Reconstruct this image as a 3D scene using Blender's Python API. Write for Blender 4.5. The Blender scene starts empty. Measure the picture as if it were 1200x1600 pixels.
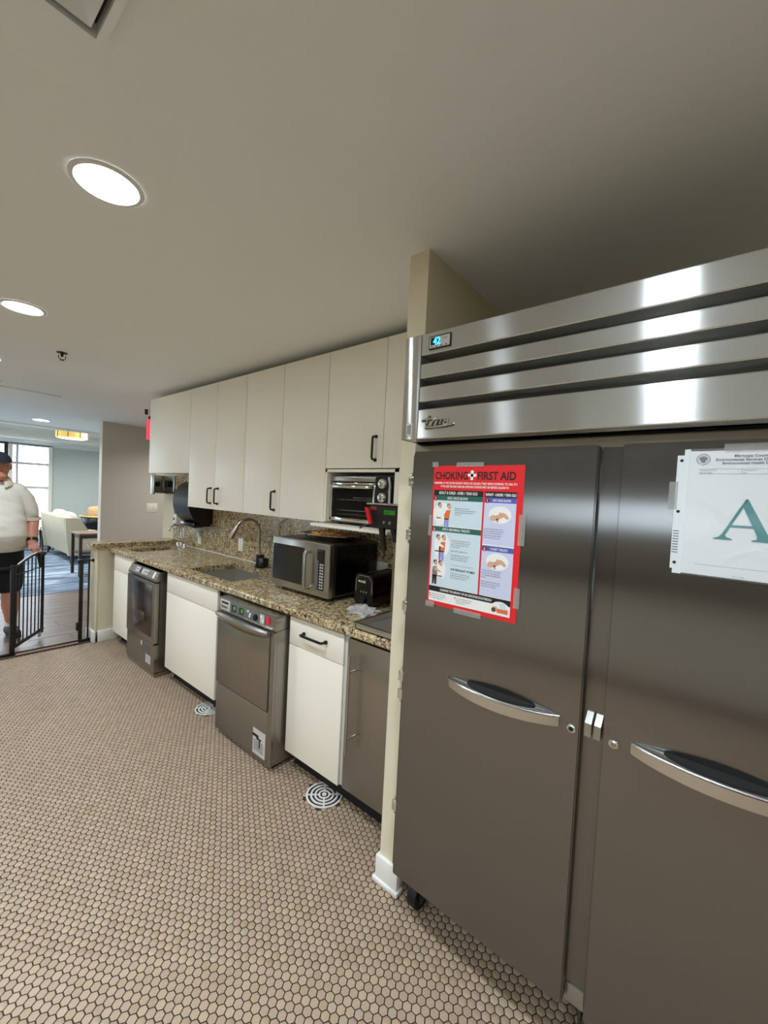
import bpy, bmesh, math, random
import numpy as np
from mathutils import Vector, Matrix
random.seed(7); np.random.seed(7)
SC = bpy.context.scene
COL = SC.collection
PI = math.pi
# ------------------------------------------------------------------ camera
CAM_F, YAW, PITCH, ROLL, CAM_H = 643.46, 0.68651, 0.03657, 0.05046, 1.54015
_f = Vector((math.cos(YAW)*math.cos(PITCH), math.sin(YAW)*math.cos(PITCH), -math.sin(PITCH)))
_r = Vector((math.sin(YAW), -math.cos(YAW), 0)); _u = _r.cross(_f)
_cr, _sr = math.cos(ROLL), math.sin(ROLL)
_r, _u = _cr*_r + _sr*_u, -_sr*_r + _cr*_u
cd = bpy.data.cameras.new('camera'); cam = bpy.data.objects.new('camera', cd); COL.objects.link(cam)
cd.sensor_fit = 'VERTICAL'; cd.sensor_height = 24.0; cd.sensor_width = 18.0; cd.lens = CAM_F/1600*24.0
cd.clip_start = 0.02; cd.clip_end = 200
cam.matrix_world = Matrix(((_r.x, _u.x, -_f.x, 0), (_r.y, _u.y, -_f.y, 0), (_r.z, _u.z, -_f.z, CAM_H), (0, 0, 0, 1)))
SC.camera = cam
# ------------------------------------------------------------------ light
SC.view_settings.view_transform = 'Standard'; SC.view_settings.look = 'None'
SC.view_settings.gamma = 1.0; SC.view_settings.use_curve_mapping = False
SC.view_settings.exposure = 0.42
world = bpy.data.worlds.new('sky'); SC.world = world; world.use_nodes = True
wn = world.node_tree; bg = wn.nodes['Background']
bg.inputs['Color'].default_value = (0.70, 0.85, 1.0, 1); bg.inputs['Strength'].default_value = 4.5
LAMP = 44.0            # radiance of the recessed lamp lenses
LAMP_W = 6.2           # watts of each recessed lamp's downward beam
LAMP_COL = (0.88, 1.0, 1.14, 1)

# ------------------------------------------------------------------ materials
def c(r, g, b):
    def f(v):
        v /= 255.0
        return v/12.92 if v <= 0.04045 else ((v+0.055)/1.055)**2.4
    return (f(r), f(g), f(b), 1)
def mat(name, col, rough=0.5, metal=0.0, bump=0.0, bscale=60, var=0.0, vscale=3, emit=None, estr=0, spec=0.5, coat=0, trans=0, alpha=1):
    m = bpy.data.materials.new(name); m.use_nodes = True
    nt = m.node_tree; b = nt.nodes['Principled BSDF']
    b.inputs['Base Color'].default_value = col; b.inputs['Roughness'].default_value = rough
    b.inputs['Metallic'].default_value = metal; b.inputs['Specular IOR Level'].default_value = spec
    b.inputs['Coat Weight'].default_value = coat; b.inputs['Transmission Weight'].default_value = trans
    b.inputs['Alpha'].default_value = alpha
    tc = nt.nodes.new('ShaderNodeTexCoord')
    if var > 0:
        n = nt.nodes.new('ShaderNodeTexNoise'); n.inputs['Scale'].default_value = vscale; n.inputs['Detail'].default_value = 6
        nt.links.new(tc.outputs['Object'], n.inputs['Vector'])
        mx = nt.nodes.new('ShaderNodeMixRGB'); mx.blend_type = 'MIX'
        mx.inputs[1].default_value = tuple(v*(1-var) for v in col[:3])+(1,)
        mx.inputs[2].default_value = tuple(min(1, v*(1+var)) for v in col[:3])+(1,)
        nt.links.new(n.outputs['Fac'], mx.inputs[0]); nt.links.new(mx.outputs[0], b.inputs['Base Color'])
    if bump > 0:
        n = nt.nodes.new('ShaderNodeTexNoise'); n.inputs['Scale'].default_value = bscale; n.inputs['Detail'].default_value = 4
        nt.links.new(tc.outputs['Object'], n.inputs['Vector'])
        bp = nt.nodes.new('ShaderNodeBump'); bp.inputs['Strength'].default_value = bump; bp.inputs['Distance'].default_value = 0.002
        nt.links.new(n.outputs['Fac'], bp.inputs['Height']); nt.links.new(bp.outputs[0], b.inputs['Normal'])
    if emit:
        b.inputs['Emission Color'].default_value = emit; b.inputs['Emission Strength'].default_value = estr
    return m
def steel(name, col, rough, grain=(0, 0, 1), aniso=0.75, body=0.12):
    """brushed stainless: sharp along the grain, smeared across it"""
    m = mat(name, col, 0.45, 0.6); nt = m.node_tree; b = nt.nodes['Principled BSDF']
    g = nt.nodes.new('ShaderNodeBsdfAnisotropic'); g.distribution = 'GGX'
    g.inputs['Color'].default_value = col; g.inputs['Anisotropy'].default_value = aniso
    cx = nt.nodes.new('ShaderNodeCombineXYZ')
    for i in range(3): cx.inputs[i].default_value = grain[i]
    nt.links.new(cx.outputs[0], g.inputs['Tangent'])
    tc = nt.nodes.new('ShaderNodeTexCoord'); mp = nt.nodes.new('ShaderNodeMapping')
    mp.inputs['Scale'].default_value = tuple(3 if q else 300 for q in grain)
    n = nt.nodes.new('ShaderNodeTexNoise'); n.inputs['Scale'].default_value = 1.0; n.inputs['Detail'].default_value = 3
    nt.links.new(tc.outputs['Object'], mp.inputs['Vector']); nt.links.new(mp.outputs[0], n.inputs['Vector'])
    mr = nt.nodes.new('ShaderNodeMapRange'); mr.inputs['To Min'].default_value = rough*0.95; mr.inputs['To Max'].default_value = rough*1.05
    nt.links.new(n.outputs['Fac'], mr.inputs['Value']); nt.links.new(mr.outputs[0], g.inputs['Roughness'])
    mx = nt.nodes.new('ShaderNodeMixShader'); mx.inputs[0].default_value = body
    nt.links.new(g.outputs[0], mx.inputs[1]); nt.links.new(b.outputs[0], mx.inputs[2])
    nt.links.new(mx.outputs[0], nt.nodes['Material Output'].inputs['Surface'])
    return m
def ramp(nt, src, stops, interp='LINEAR'):
    r = nt.nodes.new('ShaderNodeValToRGB'); r.color_ramp.interpolation = interp
    e = r.color_ramp.elements
    e[0].position, e[0].color = stops[0]; e[1].position, e[1].color = stops[1]
    for p_, c_ in stops[2:]:
        x = e.new(p_); x.color = c_
    nt.links.new(src, r.inputs[0]); return r

M = {}
M['ceiling'] = mat('ceiling_paint', c(242, 244, 240), 0.9, bump=0.15, bscale=180)
M['wall'] = mat('cream_wall_paint', c(222, 210, 180), 0.75, bump=0.1, bscale=150)
M['greywall'] = mat('taupe_wall_paint', c(196, 190, 178), 0.8, bump=0.1, bscale=150)
M['bluewall'] = mat('pale_blue_wall_paint', c(190, 200, 197), 0.85)
M['trimw'] = mat('white_trim_paint', c(228, 226, 216), 0.5)
M['crown'] = mat('white_crown_paint', c(235, 235, 230), 0.5)
M['cab'] = mat('white_laminate', c(246, 238, 220), 0.42, bump=0.008, bscale=40)
M['cabedge'] = mat('cabinet_carcass', c(196, 194, 184), 0.5)
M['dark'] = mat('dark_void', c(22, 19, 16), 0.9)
M['black'] = mat('black_plastic', c(14, 14, 14), 0.35)
M['blackgloss'] = mat('black_gloss', c(8, 8, 8), 0.12)
M['blackmetal'] = mat('black_powder_coat', c(17, 17, 19), 0.38)
M['chrome'] = mat('chrome', c(225, 225, 222), 0.08, 1.0)
M['nickel'] = mat('brushed_nickel', c(175, 165, 150), 0.25, 1.0)
M['steel_door'] = steel('brushed_steel_vertical', c(136, 133, 129), 0.24, (0, 0, 1), 0.75, .08)  # same steel as the header; its dark reflections are put into the colour
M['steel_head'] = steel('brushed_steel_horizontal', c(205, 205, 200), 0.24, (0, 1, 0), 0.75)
M['steel_mach'] = steel('brushed_steel_machine', c(162, 158, 150), 0.26, (0, 0, 1), 0.5)
M['steel_plain'] = mat('satin_steel', c(175, 174, 168), 0.28, 1.0)
M['steel_dark'] = mat('dark_steel', c(95, 92, 86), 0.35, 1.0)
M['steel_sink'] = mat('sink_steel', c(190, 186, 176), 0.42, 0.85)
M['handle'] = mat('cast_chrome_handle', c(205, 205, 200), 0.16, 1.0)
M['white'] = mat('white_plastic', c(232, 228, 214), 0.4)
M['paper'] = mat('paper_white', c(225, 226, 222), 0.6)
M['ink'] = mat('ink_black', c(20, 18, 18), 0.6)
M['inkgrey'] = mat('ink_grey', c(95, 98, 105), 0.6)
M['red'] = mat('poster_red', c(226, 38, 42), 0.35)
M['darkred'] = mat('badge_red', c(150, 20, 30), 0.5)
M['pgreen'] = mat('poster_green', c(44, 98, 84), 0.4)
M['pblue'] = mat('poster_blue', c(84, 92, 170), 0.4)
M['ppale'] = mat('poster_pale_blue', c(208, 222, 226), 0.4)
M['plav'] = mat('poster_lavender', c(206, 208, 228), 0.4)
M['pwhite'] = mat('poster_white', c(242, 238, 230), 0.4)
M['porange'] = mat('poster_orange', c(228, 112, 62), 0.5)
M['pskin'] = mat('poster_skin', c(216, 168, 140), 0.5)
M['pbrown'] = mat('poster_brown', c(92, 62, 50), 0.5)
M['pjean'] = mat('poster_jeans', c(150, 150, 196), 0.5)
M['pkhaki'] = mat('poster_khaki', c(130, 116, 96), 0.5)
M['pteal'] = mat('certificate_teal', c(22, 122, 118), 0.5)
M['tape'] = mat('clear_tape', c(190, 190, 180), 0.15, alpha=0.32)
M['plasticfilm'] = mat('sheet_protector_film', c(235, 240, 242), 0.08, bump=0.9, bscale=9, alpha=0.16)
M['filmedge'] = mat('sheet_protector_strip', c(222, 226, 224), 0.25)
M['cyan'] = mat('display_cyan', c(30, 120, 160), 0.3, emit=c(60, 190, 235), estr=1.6)
M['greenlcd'] = mat('display_green', c(20, 90, 10), 0.3, emit=c(60, 170, 30), estr=0.15)
M['redlamp'] = mat('red_rocker', c(190, 30, 55), 0.3, emit=c(220, 40, 70), estr=0.25)
M['exit'] = mat('exit_sign_face', c(220, 50, 70), 0.4, emit=c(235, 60, 85), estr=0.9)
M['lens'] = mat('lamp_lens', c(255, 255, 250), 0.4, emit=LAMP_COL, estr=LAMP)
M['bluelens'] = mat('living_lamp_lens', c(255, 255, 250), 0.4, emit=(1, 0.98, 0.95, 1), estr=12)
M['drum'] = mat('drum_shade_fabric', c(222, 190, 110), 0.7, emit=c(240, 200, 100), estr=0.45)
M['drumbot'] = mat('drum_diffuser', c(255, 245, 215), 0.5, emit=c(255, 240, 200), estr=2.2)
M['bronze'] = mat('bronze_metal', c(60, 45, 30), 0.4, 0.8)
M['vent'] = mat('vent_white_metal', c(242, 245, 244), 0.45)
M['glass'] = mat('window_glass', (1, 1, 1, 1), 0.0, trans=1.0); M['glass'].node_tree.nodes['Principled BSDF'].inputs['IOR'].default_value = 1.02
M['ovenglass'] = mat('oven_glass', c(18, 18, 17), 0.05, alpha=0.3)
M['mwglass'] = mat('microwave_window', c(12, 12, 11), 0.12)
M['sofa'] = mat('cream_upholstery', c(172, 164, 142), 0.9, bump=0.3, bscale=300, var=0.08, vscale=120)
M['pillow'] = mat('white_patterned_cushion', c(206, 204, 200), 0.9, var=0.25, vscale=22)
M['cushion'] = mat('tan_patterned_cushion', c(220, 178, 128), 0.9, var=0.3, vscale=30)
M['goldrim'] = mat('pale_gold_wood_rim', c(206, 178, 112), 0.4)
M['espresso'] = mat('espresso_wood', c(44, 34, 30), 0.45)
M['walnut'] = mat('walnut_table_top', c(116, 92, 76), 0.4, var=0.25, vscale=14)
M['leaf'] = mat('dark_green_leaf', c(44, 66, 44), 0.5, var=0.3, vscale=40)
M['pot'] = mat('grey_planter', c(120, 120, 116), 0.6)
M['leather'] = mat('brown_leather', c(66, 40, 26), 0.5)
M['shirt'] = mat('white_polo_fabric', c(226, 220, 206), 0.9, bump=0.25, bscale=350)
M['collar'] = mat('polo_collar', c(226, 214, 190), 0.9)
M['skin'] = mat('skin', c(196, 134, 108), 0.55, var=0.08, vscale=12)
M['shorts'] = mat('black_shorts', c(20, 20, 24), 0.85)
M['cap'] = mat('dark_navy_cap', c(30, 34, 44), 0.8)
M['rubber'] = mat('black_rubber', c(12, 12, 12), 0.6)
M['sock'] = mat('white_sock', c(215, 212, 205), 0.9)
M['ring'] = mat('red_ring', c(170, 30, 40), 0.3)
M['lips'] = mat('lips', c(150, 80, 72), 0.5)
M['food'] = mat('golden_crumb_food', c(206, 152, 92), 0.8, bump=1.0, bscale=90, var=0.4, vscale=60)
M['foil'] = mat('foil_tray', c(190, 188, 182), 0.2, 1.0, bump=0.4, bscale=60)
M['bag'] = mat('clear_plastic_bag', c(236, 232, 226), 0.10, trans=0.3, alpha=0.62)
M['toasterside'] = mat('toaster_side_panel', c(70, 52, 38), 0.12, 0.85)
M['redplastic'] = mat('red_plastic', c(200, 24, 30), 0.3)
M['label'] = mat('sticker_paper', c(196, 190, 182), 0.5)
M['grille'] = mat('drain_white_metal', c(218, 214, 204), 0.35)
M['outbuild'] = mat('sunlit_stucco', c(230, 214, 170), 0.9)
M['outground'] = mat('outdoor_paving', c(200, 190, 170), 0.9)
M['countercab'] = mat('opposite_counter_front', c(214, 206, 190), 0.5)

def granite():
    m = mat('granite', c(176, 150, 108), 0.19); nt = m.node_tree; b = nt.nodes['Principled BSDF']
    tc = nt.nodes.new('ShaderNodeTexCoord')
    def noise(s, d=3, w=0.0, off=0):
        mp = nt.nodes.new('ShaderNodeMapping'); mp.inputs['Location'].default_value = (off, off*1.7, off*.6)
        n = nt.nodes.new('ShaderNodeTexNoise'); n.inputs['Scale'].default_value = s; n.inputs['Detail'].default_value = d
        n.inputs['Roughness'].default_value = 0.65; n.inputs['Distortion'].default_value = w
        nt.links.new(tc.outputs['Object'], mp.inputs['Vector']); nt.links.new(mp.outputs[0], n.inputs['Vector']); return n.outputs['Fac']
    def mix(a, bcol, fac):
        x = nt.nodes.new('ShaderNodeMixRGB'); nt.links.new(fac, x.inputs[0])
        nt.links.new(a, x.inputs[1]); x.inputs[2].default_value = bcol; return x.outputs[0]
    W, K = (1, 1, 1, 1), (0, 0, 0, 1)
    base = ramp(nt, noise(26, 4, 0.6), [(0.3, c(136, 114, 78)), (0.62, c(226, 206, 164)), (0.48, c(192, 166, 120))]).outputs[0]
    t = mix(base, c(62, 44, 28), ramp(nt, noise(62, 3, 0.5, 3), [(0.52, K), (0.60, W)]).outputs[0])
    t = mix(t, c(128, 124, 104), ramp(nt, noise(48, 3, 0.3, 7), [(0.56, K), (0.63, W)]).outputs[0])
    t = mix(t, c(20, 17, 14), ramp(nt, noise(85, 3, 0.4, 11), [(0.57, K), (0.63, W)]).outputs[0])
    t = mix(t, c(230, 214, 178), ramp(nt, noise(75, 2, 0.2, 17), [(0.62, K), (0.68, W)]).outputs[0])
    nt.links.new(t, b.inputs['Base Color']); return m
M['granite'] = granite()
def tilemat():
    m = mat('hex_tile_glaze', c(190, 165, 140), 0.42); nt = m.node_tree; b = nt.nodes['Principled BSDF']
    at = nt.nodes.new('ShaderNodeAttribute'); at.attribute_name = 'tilecol'
    tc = nt.nodes.new('ShaderNodeTexCoord'); n = nt.nodes.new('ShaderNodeTexNoise'); n.inputs['Scale'].default_value = 320; n.inputs['Detail'].default_value = 3
    nt.links.new(tc.outputs['Object'], n.inputs['Vector'])
    r = ramp(nt, n.outputs['Fac'], [(0.3, (0.80, 0.78, 0.75, 1)), (0.6, (1.06, 1.05, 1.04, 1))])
    mx = nt.nodes.new('ShaderNodeMixRGB'); mx.blend_type = 'MULTIPLY'; mx.inputs[0].default_value = 1
    nt.links.new(at.outputs['Color'], mx.inputs[1]); nt.links.new(r.outputs[0], mx.inputs[2]); nt.links.new(mx.outputs[0], b.inputs['Base Color'])
    return m
M['tile'] = tilemat()
M['grout'] = mat('dark_brown_grout', c(54, 36, 21), 0.9, var=0.3, vscale=12)
def carpetmat():
    m = mat('blue_patterned_carpet', c(90, 110, 135), 0.95, bump=0.5, bscale=400); nt = m.node_tree; b = nt.nodes['Principled BSDF']
    tc = nt.nodes.new('ShaderNodeTexCoord'); mp = nt.nodes.new('ShaderNodeMapping'); mp.inputs['Scale'].default_value = (1, 3.5, 1)
    n = nt.nodes.new('ShaderNodeTexNoise'); n.inputs['Scale'].default_value = 1.6; n.inputs['Detail'].default_value = 7; n.inputs['Distortion'].default_value = 1.0
    nt.links.new(tc.outputs['Object'], mp.inputs['Vector']); nt.links.new(mp.outputs[0], n.inputs['Vector'])
    r = ramp(nt, n.outputs['Fac'], [(0.36, c(62, 74, 92)), (0.68, c(160, 176, 190)), (0.5, c(104, 124, 146))])
    nt.links.new(r.outputs[0], b.inputs['Base Color']); return m
M['carpet'] = carpetmat()
def woodmat():
    m = mat('grey_brown_vinyl_plank', c(120, 104, 92), 0.32); nt = m.node_tree; b = nt.nodes['Principled BSDF']
    tc = nt.nodes.new('ShaderNodeTexCoord'); mp = nt.nodes.new('ShaderNodeMapping'); mp.inputs['Scale'].default_value = (1.2, 8, 2)
    n = nt.nodes.new('ShaderNodeTexNoise'); n.inputs['Scale'].default_value = 2.2; n.inputs['Detail'].default_value = 8
    oi = nt.nodes.new('ShaderNodeObjectInfo')
    va = nt.nodes.new('ShaderNodeVectorMath'); va.operation = 'ADD'; nt.links.new(tc.outputs['Object'], va.inputs[0]); nt.links.new(oi.outputs['Location'], va.inputs[1])
    nt.links.new(va.outputs[0], mp.inputs['Vector']); nt.links.new(mp.outputs[0], n.inputs['Vector'])
    r = ramp(nt, n.outputs['Fac'], [(0.3, c(92, 78, 70)), (0.7, c(128, 112, 102)), (0.5, c(110, 95, 86))])
    nt.links.new(r.outputs[0], b.inputs['Base Color']); return m
M['plank'] = woodmat()

# ------------------------------------------------------------------ shape helpers (world coordinates)
def box(bm, x0, x1, y0, y1, z0, z1, bev=0.0, seg=2):
    x0, x1 = min(x0, x1), max(x0, x1); y0, y1 = min(y0, y1), max(y0, y1); z0, z1 = min(z0, z1), max(z0, z1)
    vs = [bm.verts.new((x, y, z)) for x in (x0, x1) for y in (y0, y1) for z in (z0, z1)]
    fs = [(0, 1, 3, 2), (4, 6, 7, 5), (0, 4, 5, 1), (2, 3, 7, 6), (0, 2, 6, 4), (1, 5, 7, 3)]
    faces = [bm.faces.new([vs[i] for i in f]) for f in fs]
    if bev > 0:
        bev = min(bev, 0.45*min(x1-x0, y1-y0, z1-z0))
        es = list({e for f in faces for e in f.edges})
        bmesh.ops.bevel(bm, geom=es, offset=bev, segments=seg, affect='EDGES', profile=0.5)
def ring_faces(bm, a, b, closed=True):
    n = len(a)
    for i in range(n if closed else n-1):
        j = (i+1) % n
        bm.faces.new((a[i], a[j], b[j], b[i]))
def loft(bm, rings, caps=True, closed=True):
    R = [[bm.verts.new(p) for p in r] for r in rings]
    for a, b in zip(R, R[1:]): ring_faces(bm, a, b, closed)
    if caps and closed:
        bm.faces.new(R[0][::-1]); bm.faces.new(R[-1])
def frame_at(d):
    d = Vector(d).normalized()
    up = Vector((0, 0, 1)) if abs(d.z) < 0.9 else Vector((1, 0, 0))
    a = d.cross(up).normalized(); return a, a.cross(d).normalized()
def tube(bm, pts, r, seg=10, caps=True, sx=1.0):
    pts = [Vector(p) for p in pts]; n = len(pts); rs = r if isinstance(r, (list, tuple)) else [r]*n
    rings = []; a = None
    for i, p in enumerate(pts):
        d = (pts[min(i+1, n-1)]-pts[max(i-1, 0)]).normalized()
        if a is None: a, b = frame_at(d)
        else:
            a = (a - d*a.dot(d)).normalized(); b = a.cross(d).normalized()
        rings.append([p+rs[i]*(math.cos(t)*a*sx+math.sin(t)*b) for t in [2*PI*k/seg for k in range(seg)]])
    loft(bm, rings, caps)
def cyl(bm, p0, p1, r, seg=20, r2=None): tube(bm, [p0, p1], [r, r if r2 is None else r2], seg)
def lathe(bm, prof, cx, cy, seg=32, axis='z', off=0):
    rings = []
    for r_, h in prof:
        rg = []
        for k in range(seg):
            t = 2*PI*k/seg
            if axis == 'z': rg.append((cx+r_*math.cos(t), cy+r_*math.sin(t), h))
            else: rg.append((h, cx+r_*math.cos(t), cy+r_*math.sin(t)))   # axis x: cx=y, cy=z
        rings.append(rg)
    loft(bm, rings, True)
def ell(bm, ctr, rad, seg=20, rings=12, rot=None):
    m = Matrix.Translation(Vector(ctr)) @ (rot.to_4x4() if rot else Matrix.Identity(4)) @ Matrix.Diagonal((rad[0], rad[1], rad[2], 1))
    bmesh.ops.create_uvsphere(bm, u_segments=seg, v_segments=rings, radius=1, matrix=m)
def prism_x(bm, pts, x0, x1):      # polygon (y,z) extruded along x
    loft(bm, [[(x0, y, z) for y, z in pts], [(x1, y, z) for y, z in pts]])
def prism_y(bm, pts, y0, y1):
    loft(bm, [[(x, y0, z) for x, z in pts], [(x, y1, z) for x, z in pts]])
def prism_z(bm, pts, z0, z1):
    loft(bm, [[(x, y, z0) for x, y in pts], [(x, y, z1) for x, y in pts]])
def rrect(y0, y1, z0, z1, r, n=5):
    P = []
    for cy_, cz_, a0 in ((y1-r, z1-r, 0), (y0+r, z1-r, 90), (y0+r, z0+r, 180), (y1-r, z0+r, 270)):
        for k in range(n+1):
            t = math.radians(a0+90*k/n); P.append((cy_+r*math.cos(t), cz_+r*math.sin(t)))
    return P
TXT = {}
def text_bm(bm, s, origin, right, up, size, ext=0.0, align='LEFT', sx=1.0, bold=0.0):
    """letters as flat or slightly raised mesh; size = text height parameter in metres"""
    cu = bpy.data.curves.new('letters', 'FONT'); cu.body = s; cu.size = size; cu.extrude = ext; cu.align_x = align
    cu.offset = bold; cu.resolution_u = 3
    ob = bpy.data.objects.new('letters', cu); COL.objects.link(ob)
    dg = bpy.context.evaluated_depsgraph_get(); me = bpy.data.meshes.new_from_object(ob.evaluated_get(dg))
    R_, U_ = Vector(right).normalized(), Vector(up).normalized(); N_ = R_.cross(U_)
    O_ = Vector(origin); base = len(bm.verts); vs = []
    for v in me.vertices: vs.append(bm.verts.new(O_+R_*v.co.x*sx+U_*v.co.y+N_*v.co.z))
    for f in me.polygons:
        try: bm.faces.new([vs[i] for i in f.vertices])
        except ValueError: pass
    bpy.data.objects.remove(ob); bpy.data.curves.remove(cu); bpy.data.meshes.remove(me)

# ------------------------------------------------------------------ object helpers
def wloc(o):
    v = Vector((0, 0, 0))
    while o is not None: v += Vector(o.location); o = o.parent
    return v
def finish(bm, name, m, parent=None, smooth=True, kind=None, label=None, ang=40):
    bmesh.ops.recalc_face_normals(bm, faces=bm.faces)
    off = wloc(parent) if parent else Vector((0, 0, 0))
    if off.length > 0: bmesh.ops.translate(bm, verts=bm.verts, vec=-off)
    me = bpy.data.meshes.new(name)
    if smooth:
        for f in bm.faces: f.smooth = True
        for e in bm.edges:
            if len(e.link_faces) == 2 and e.calc_face_angle(0) > math.radians(ang): e.smooth = False
    bm.to_mesh(me); bm.free()
    me.materials.append(M[m] if isinstance(m, str) else m)
    o = bpy.data.objects.new(name, me); COL.objects.link(o); o.parent = parent
    if kind: o['kind'] = kind
    if label: o['label'] = label
    return o
class B:
    """with-block free builder: B().box(...).tube(...).obj(name, material, parent)"""
    def __init__(s): s.bm = bmesh.new()
    def box(s, *a, **k): box(s.bm, *a, **k); return s
    def tube(s, *a, **k): tube(s.bm, *a, **k); return s
    def cyl(s, *a, **k): cyl(s.bm, *a, **k); return s
    def lathe(s, *a, **k): lathe(s.bm, *a, **k); return s
    def ell(s, *a, **k): ell(s.bm, *a, **k); return s
    def px(s, *a): prism_x(s.bm, *a); return s
    def py(s, *a): prism_y(s.bm, *a); return s
    def pz(s, *a): prism_z(s.bm, *a); return s
    def loft(s, *a, **k): loft(s.bm, *a, **k); return s
    def text(s, *a, **k): text_bm(s.bm, *a, **k); return s
    def obj(s, name, m, parent=None, **k): return finish(s.bm, name, m, parent, **k)
def tag(o, label, cat, group=None, kind=None):
    o['label'] = label; o['category'] = cat
    if group: o['group'] = group
    if kind: o['kind'] = kind
    return o
def thing(name, label, cat, loc, group=None):
    o = bpy.data.objects.new(name, None); COL.objects.link(o); o.location = loc; o.empty_display_size = 0.05
    return tag(o, label, cat, group)
def struct(o): o['kind'] = 'structure'; return o
def solid(o, th, off=-1):
    md = o.modifiers.new('s', 'SOLIDIFY'); md.thickness = th; md.offset = off; return o

ZC = 2.463; XW = 2.08; CT = 0.914
# ================================================================== SETTING
# floors
fl = struct(B().box(-2.3, XW, -2.6, 4.66, -0.06, -0.0018).obj('floor', 'grout'))
def build_tiles():
    a = 0.02772; u = np.array([math.cos(math.radians(0)), 0.0])*a
    v = np.array([math.cos(math.radians(60)), math.sin(math.radians(60))])*a
    o = np.array([1.0857, 0.8606])
    I, J = np.meshgrid(np.arange(-220, 221), np.arange(-110, 175)); P = o+I.reshape(-1, 1)*u+J.reshape(-1, 1)*v
    k = (P[:, 0] > -1.95) & (P[:, 0] < 2.06) & (P[:, 1] > -1.4) & (P[:, 1] < 4.62)
    k &= ~((np.hypot(P[:, 0]-1.445, P[:, 1]-1.485) < 0.097) | (np.hypot(P[:, 0]-1.46, P[:, 1]-2.69) < 0.097))
    P = P[k]; n = len(P)
    pal = np.array([0.69, 0.68, 0.635, 1.0])*np.array([c(196, 172, 148), c(190, 167, 143), c(200, 177, 152), c(187, 164, 138), c(192, 166, 146), c(189, 171, 147), c(195, 170, 147), c(182, 158, 134), c(190, 162, 146), c(190, 174, 150)])
    ci = np.random.choice(len(pal), n, p=[.19, .19, .15, .13, .1, .05, .13, .04, .01, .01])
    # which tiles show largest in the frame
    d = np.stack([P[:, 0], P[:, 1], np.full(n, -CAM_H)], 1)
    zc = d @ np.array(_f); xx = d @ np.array(_r)/zc*CAM_F+600; yy = 800-d @ np.array(_u)/zc*CAM_F
    vis = (zc > 0.1) & (xx > 4) & (xx < 1196) & (yy > 4) & (yy < 1596) & (P[:, 0] < 1.14)
    vis &= ~((P[:, 1] > 0.0) & (P[:, 0] > 1.02) & (P[:, 1] < 0.5))
    size = np.where(vis, 1/np.maximum(zc, .1)**3, 0); top = set(np.argsort(-size)[:300].tolist())
    ang = np.radians(30+60*np.arange(6)); rad = 0.5*0.02772/math.cos(PI/6)-0.0020
    h6 = np.stack([np.cos(ang), np.sin(ang)], 1)
    def hexv(): return np.concatenate([np.c_[h6*rad, np.full(6, -0.0018)], np.c_[h6*rad, np.full(6, -0.0006)], np.c_[h6*(rad-0.0012), np.zeros(6)]])
    hv = hexv(); hf = []
    for k_ in range(6):
        j = (k_+1) % 6; hf += [(k_, j, 6+j, 6+k_), (6+k_, 6+j, 12+j, 12+k_)]
    hf.append(tuple(12+k_ for k_ in range(6)))
    variants = []
    for q in range(len(pal)):
        me = bpy.data.meshes.new('tile'); me.from_pydata(hv.tolist(), [], hf)
        ca = me.color_attributes.new('tilecol', 'FLOAT_COLOR', 'POINT'); ca.data.foreach_set('color', np.tile(pal[q], 18).astype('f'))
        me.materials.append(M['tile']); variants.append(me)
    for i in sorted(top):
        ob = bpy.data.objects.new('tile', variants[ci[i]]); ob.location = (P[i, 0], P[i, 1], 0); ob.parent = fl
        ob.rotation_euler = (random.uniform(-.006, .006), random.uniform(-.006, .006), random.uniform(-.03, .03)); COL.objects.link(ob)
    rest = np.array([i for i in range(n) if i not in top]); m_ = len(rest)
    V = (hv[None]+np.c_[P[rest]+np.random.uniform(-.0003, .0003, (m_, 2)), np.random.uniform(-.0003, .0, m_)][:, None, :]).reshape(-1, 3)
    me = bpy.data.meshes.new('tiles'); me.vertices.add(len(V)); me.vertices.foreach_set('co', V.ravel())
    quads = np.array(hf[:12]); hx = np.array(hf[12])
    loops = np.concatenate([quads.ravel(), hx]); L = (loops[None]+np.arange(m_)[:, None]*18).ravel()
    me.loops.add(len(L)); me.loops.foreach_set('vertex_index', L.astype('i'))
    st = np.concatenate([np.arange(12)*4, [48]]); me.polygons.add(13*m_)
    me.polygons.foreach_set('loop_start', (st[None]+np.arange(m_)[:, None]*54).ravel().astype('i'))
    me.update(calc_edges=True)
    ca = me.color_attributes.new('tilecol', 'FLOAT_COLOR', 'POINT'); ca.data.foreach_set('color', np.repeat(pal[ci[rest]], 18, axis=0).astype('f').ravel())
    me.materials.append(M['tile']); ob = bpy.data.objects.new('tiles', me); COL.objects.link(ob); ob.parent = fl; ob['kind'] = 'stuff'
build_tiles()
wf = struct(B().box(-4, 6, 4.66, 6.96, -0.06, -0.004).obj('floor_hall', 'grout'))
def planks():
    vs = {}
    for L in (1.2, 0.6):
        bm = bmesh.new(); box(bm, -L/2, L/2, -0.088, 0.088, -0.006, 0.0, 0.0015, 1)
        me = bpy.data.meshes.new('plank'); bm.to_mesh(me); bm.free(); me.materials.append(M['plank']); vs[L] = me
    r = 0; y = 4.75
    while y < 6.93:
        x = -1.2+(0.0, 0.6, 0.3)[r % 3]
        while x < 2.5:
            o = bpy.data.objects.new('plank', vs[1.2]); o.location = (x, y, 0); o.parent = wf; COL.objects.link(o); x += 1.202
        y += 0.179; r += 1
planks()
struct(B().box(-4, 6, 6.96, 12.9, -0.06, 0.004).obj('floor_lounge', 'carpet'))
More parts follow.
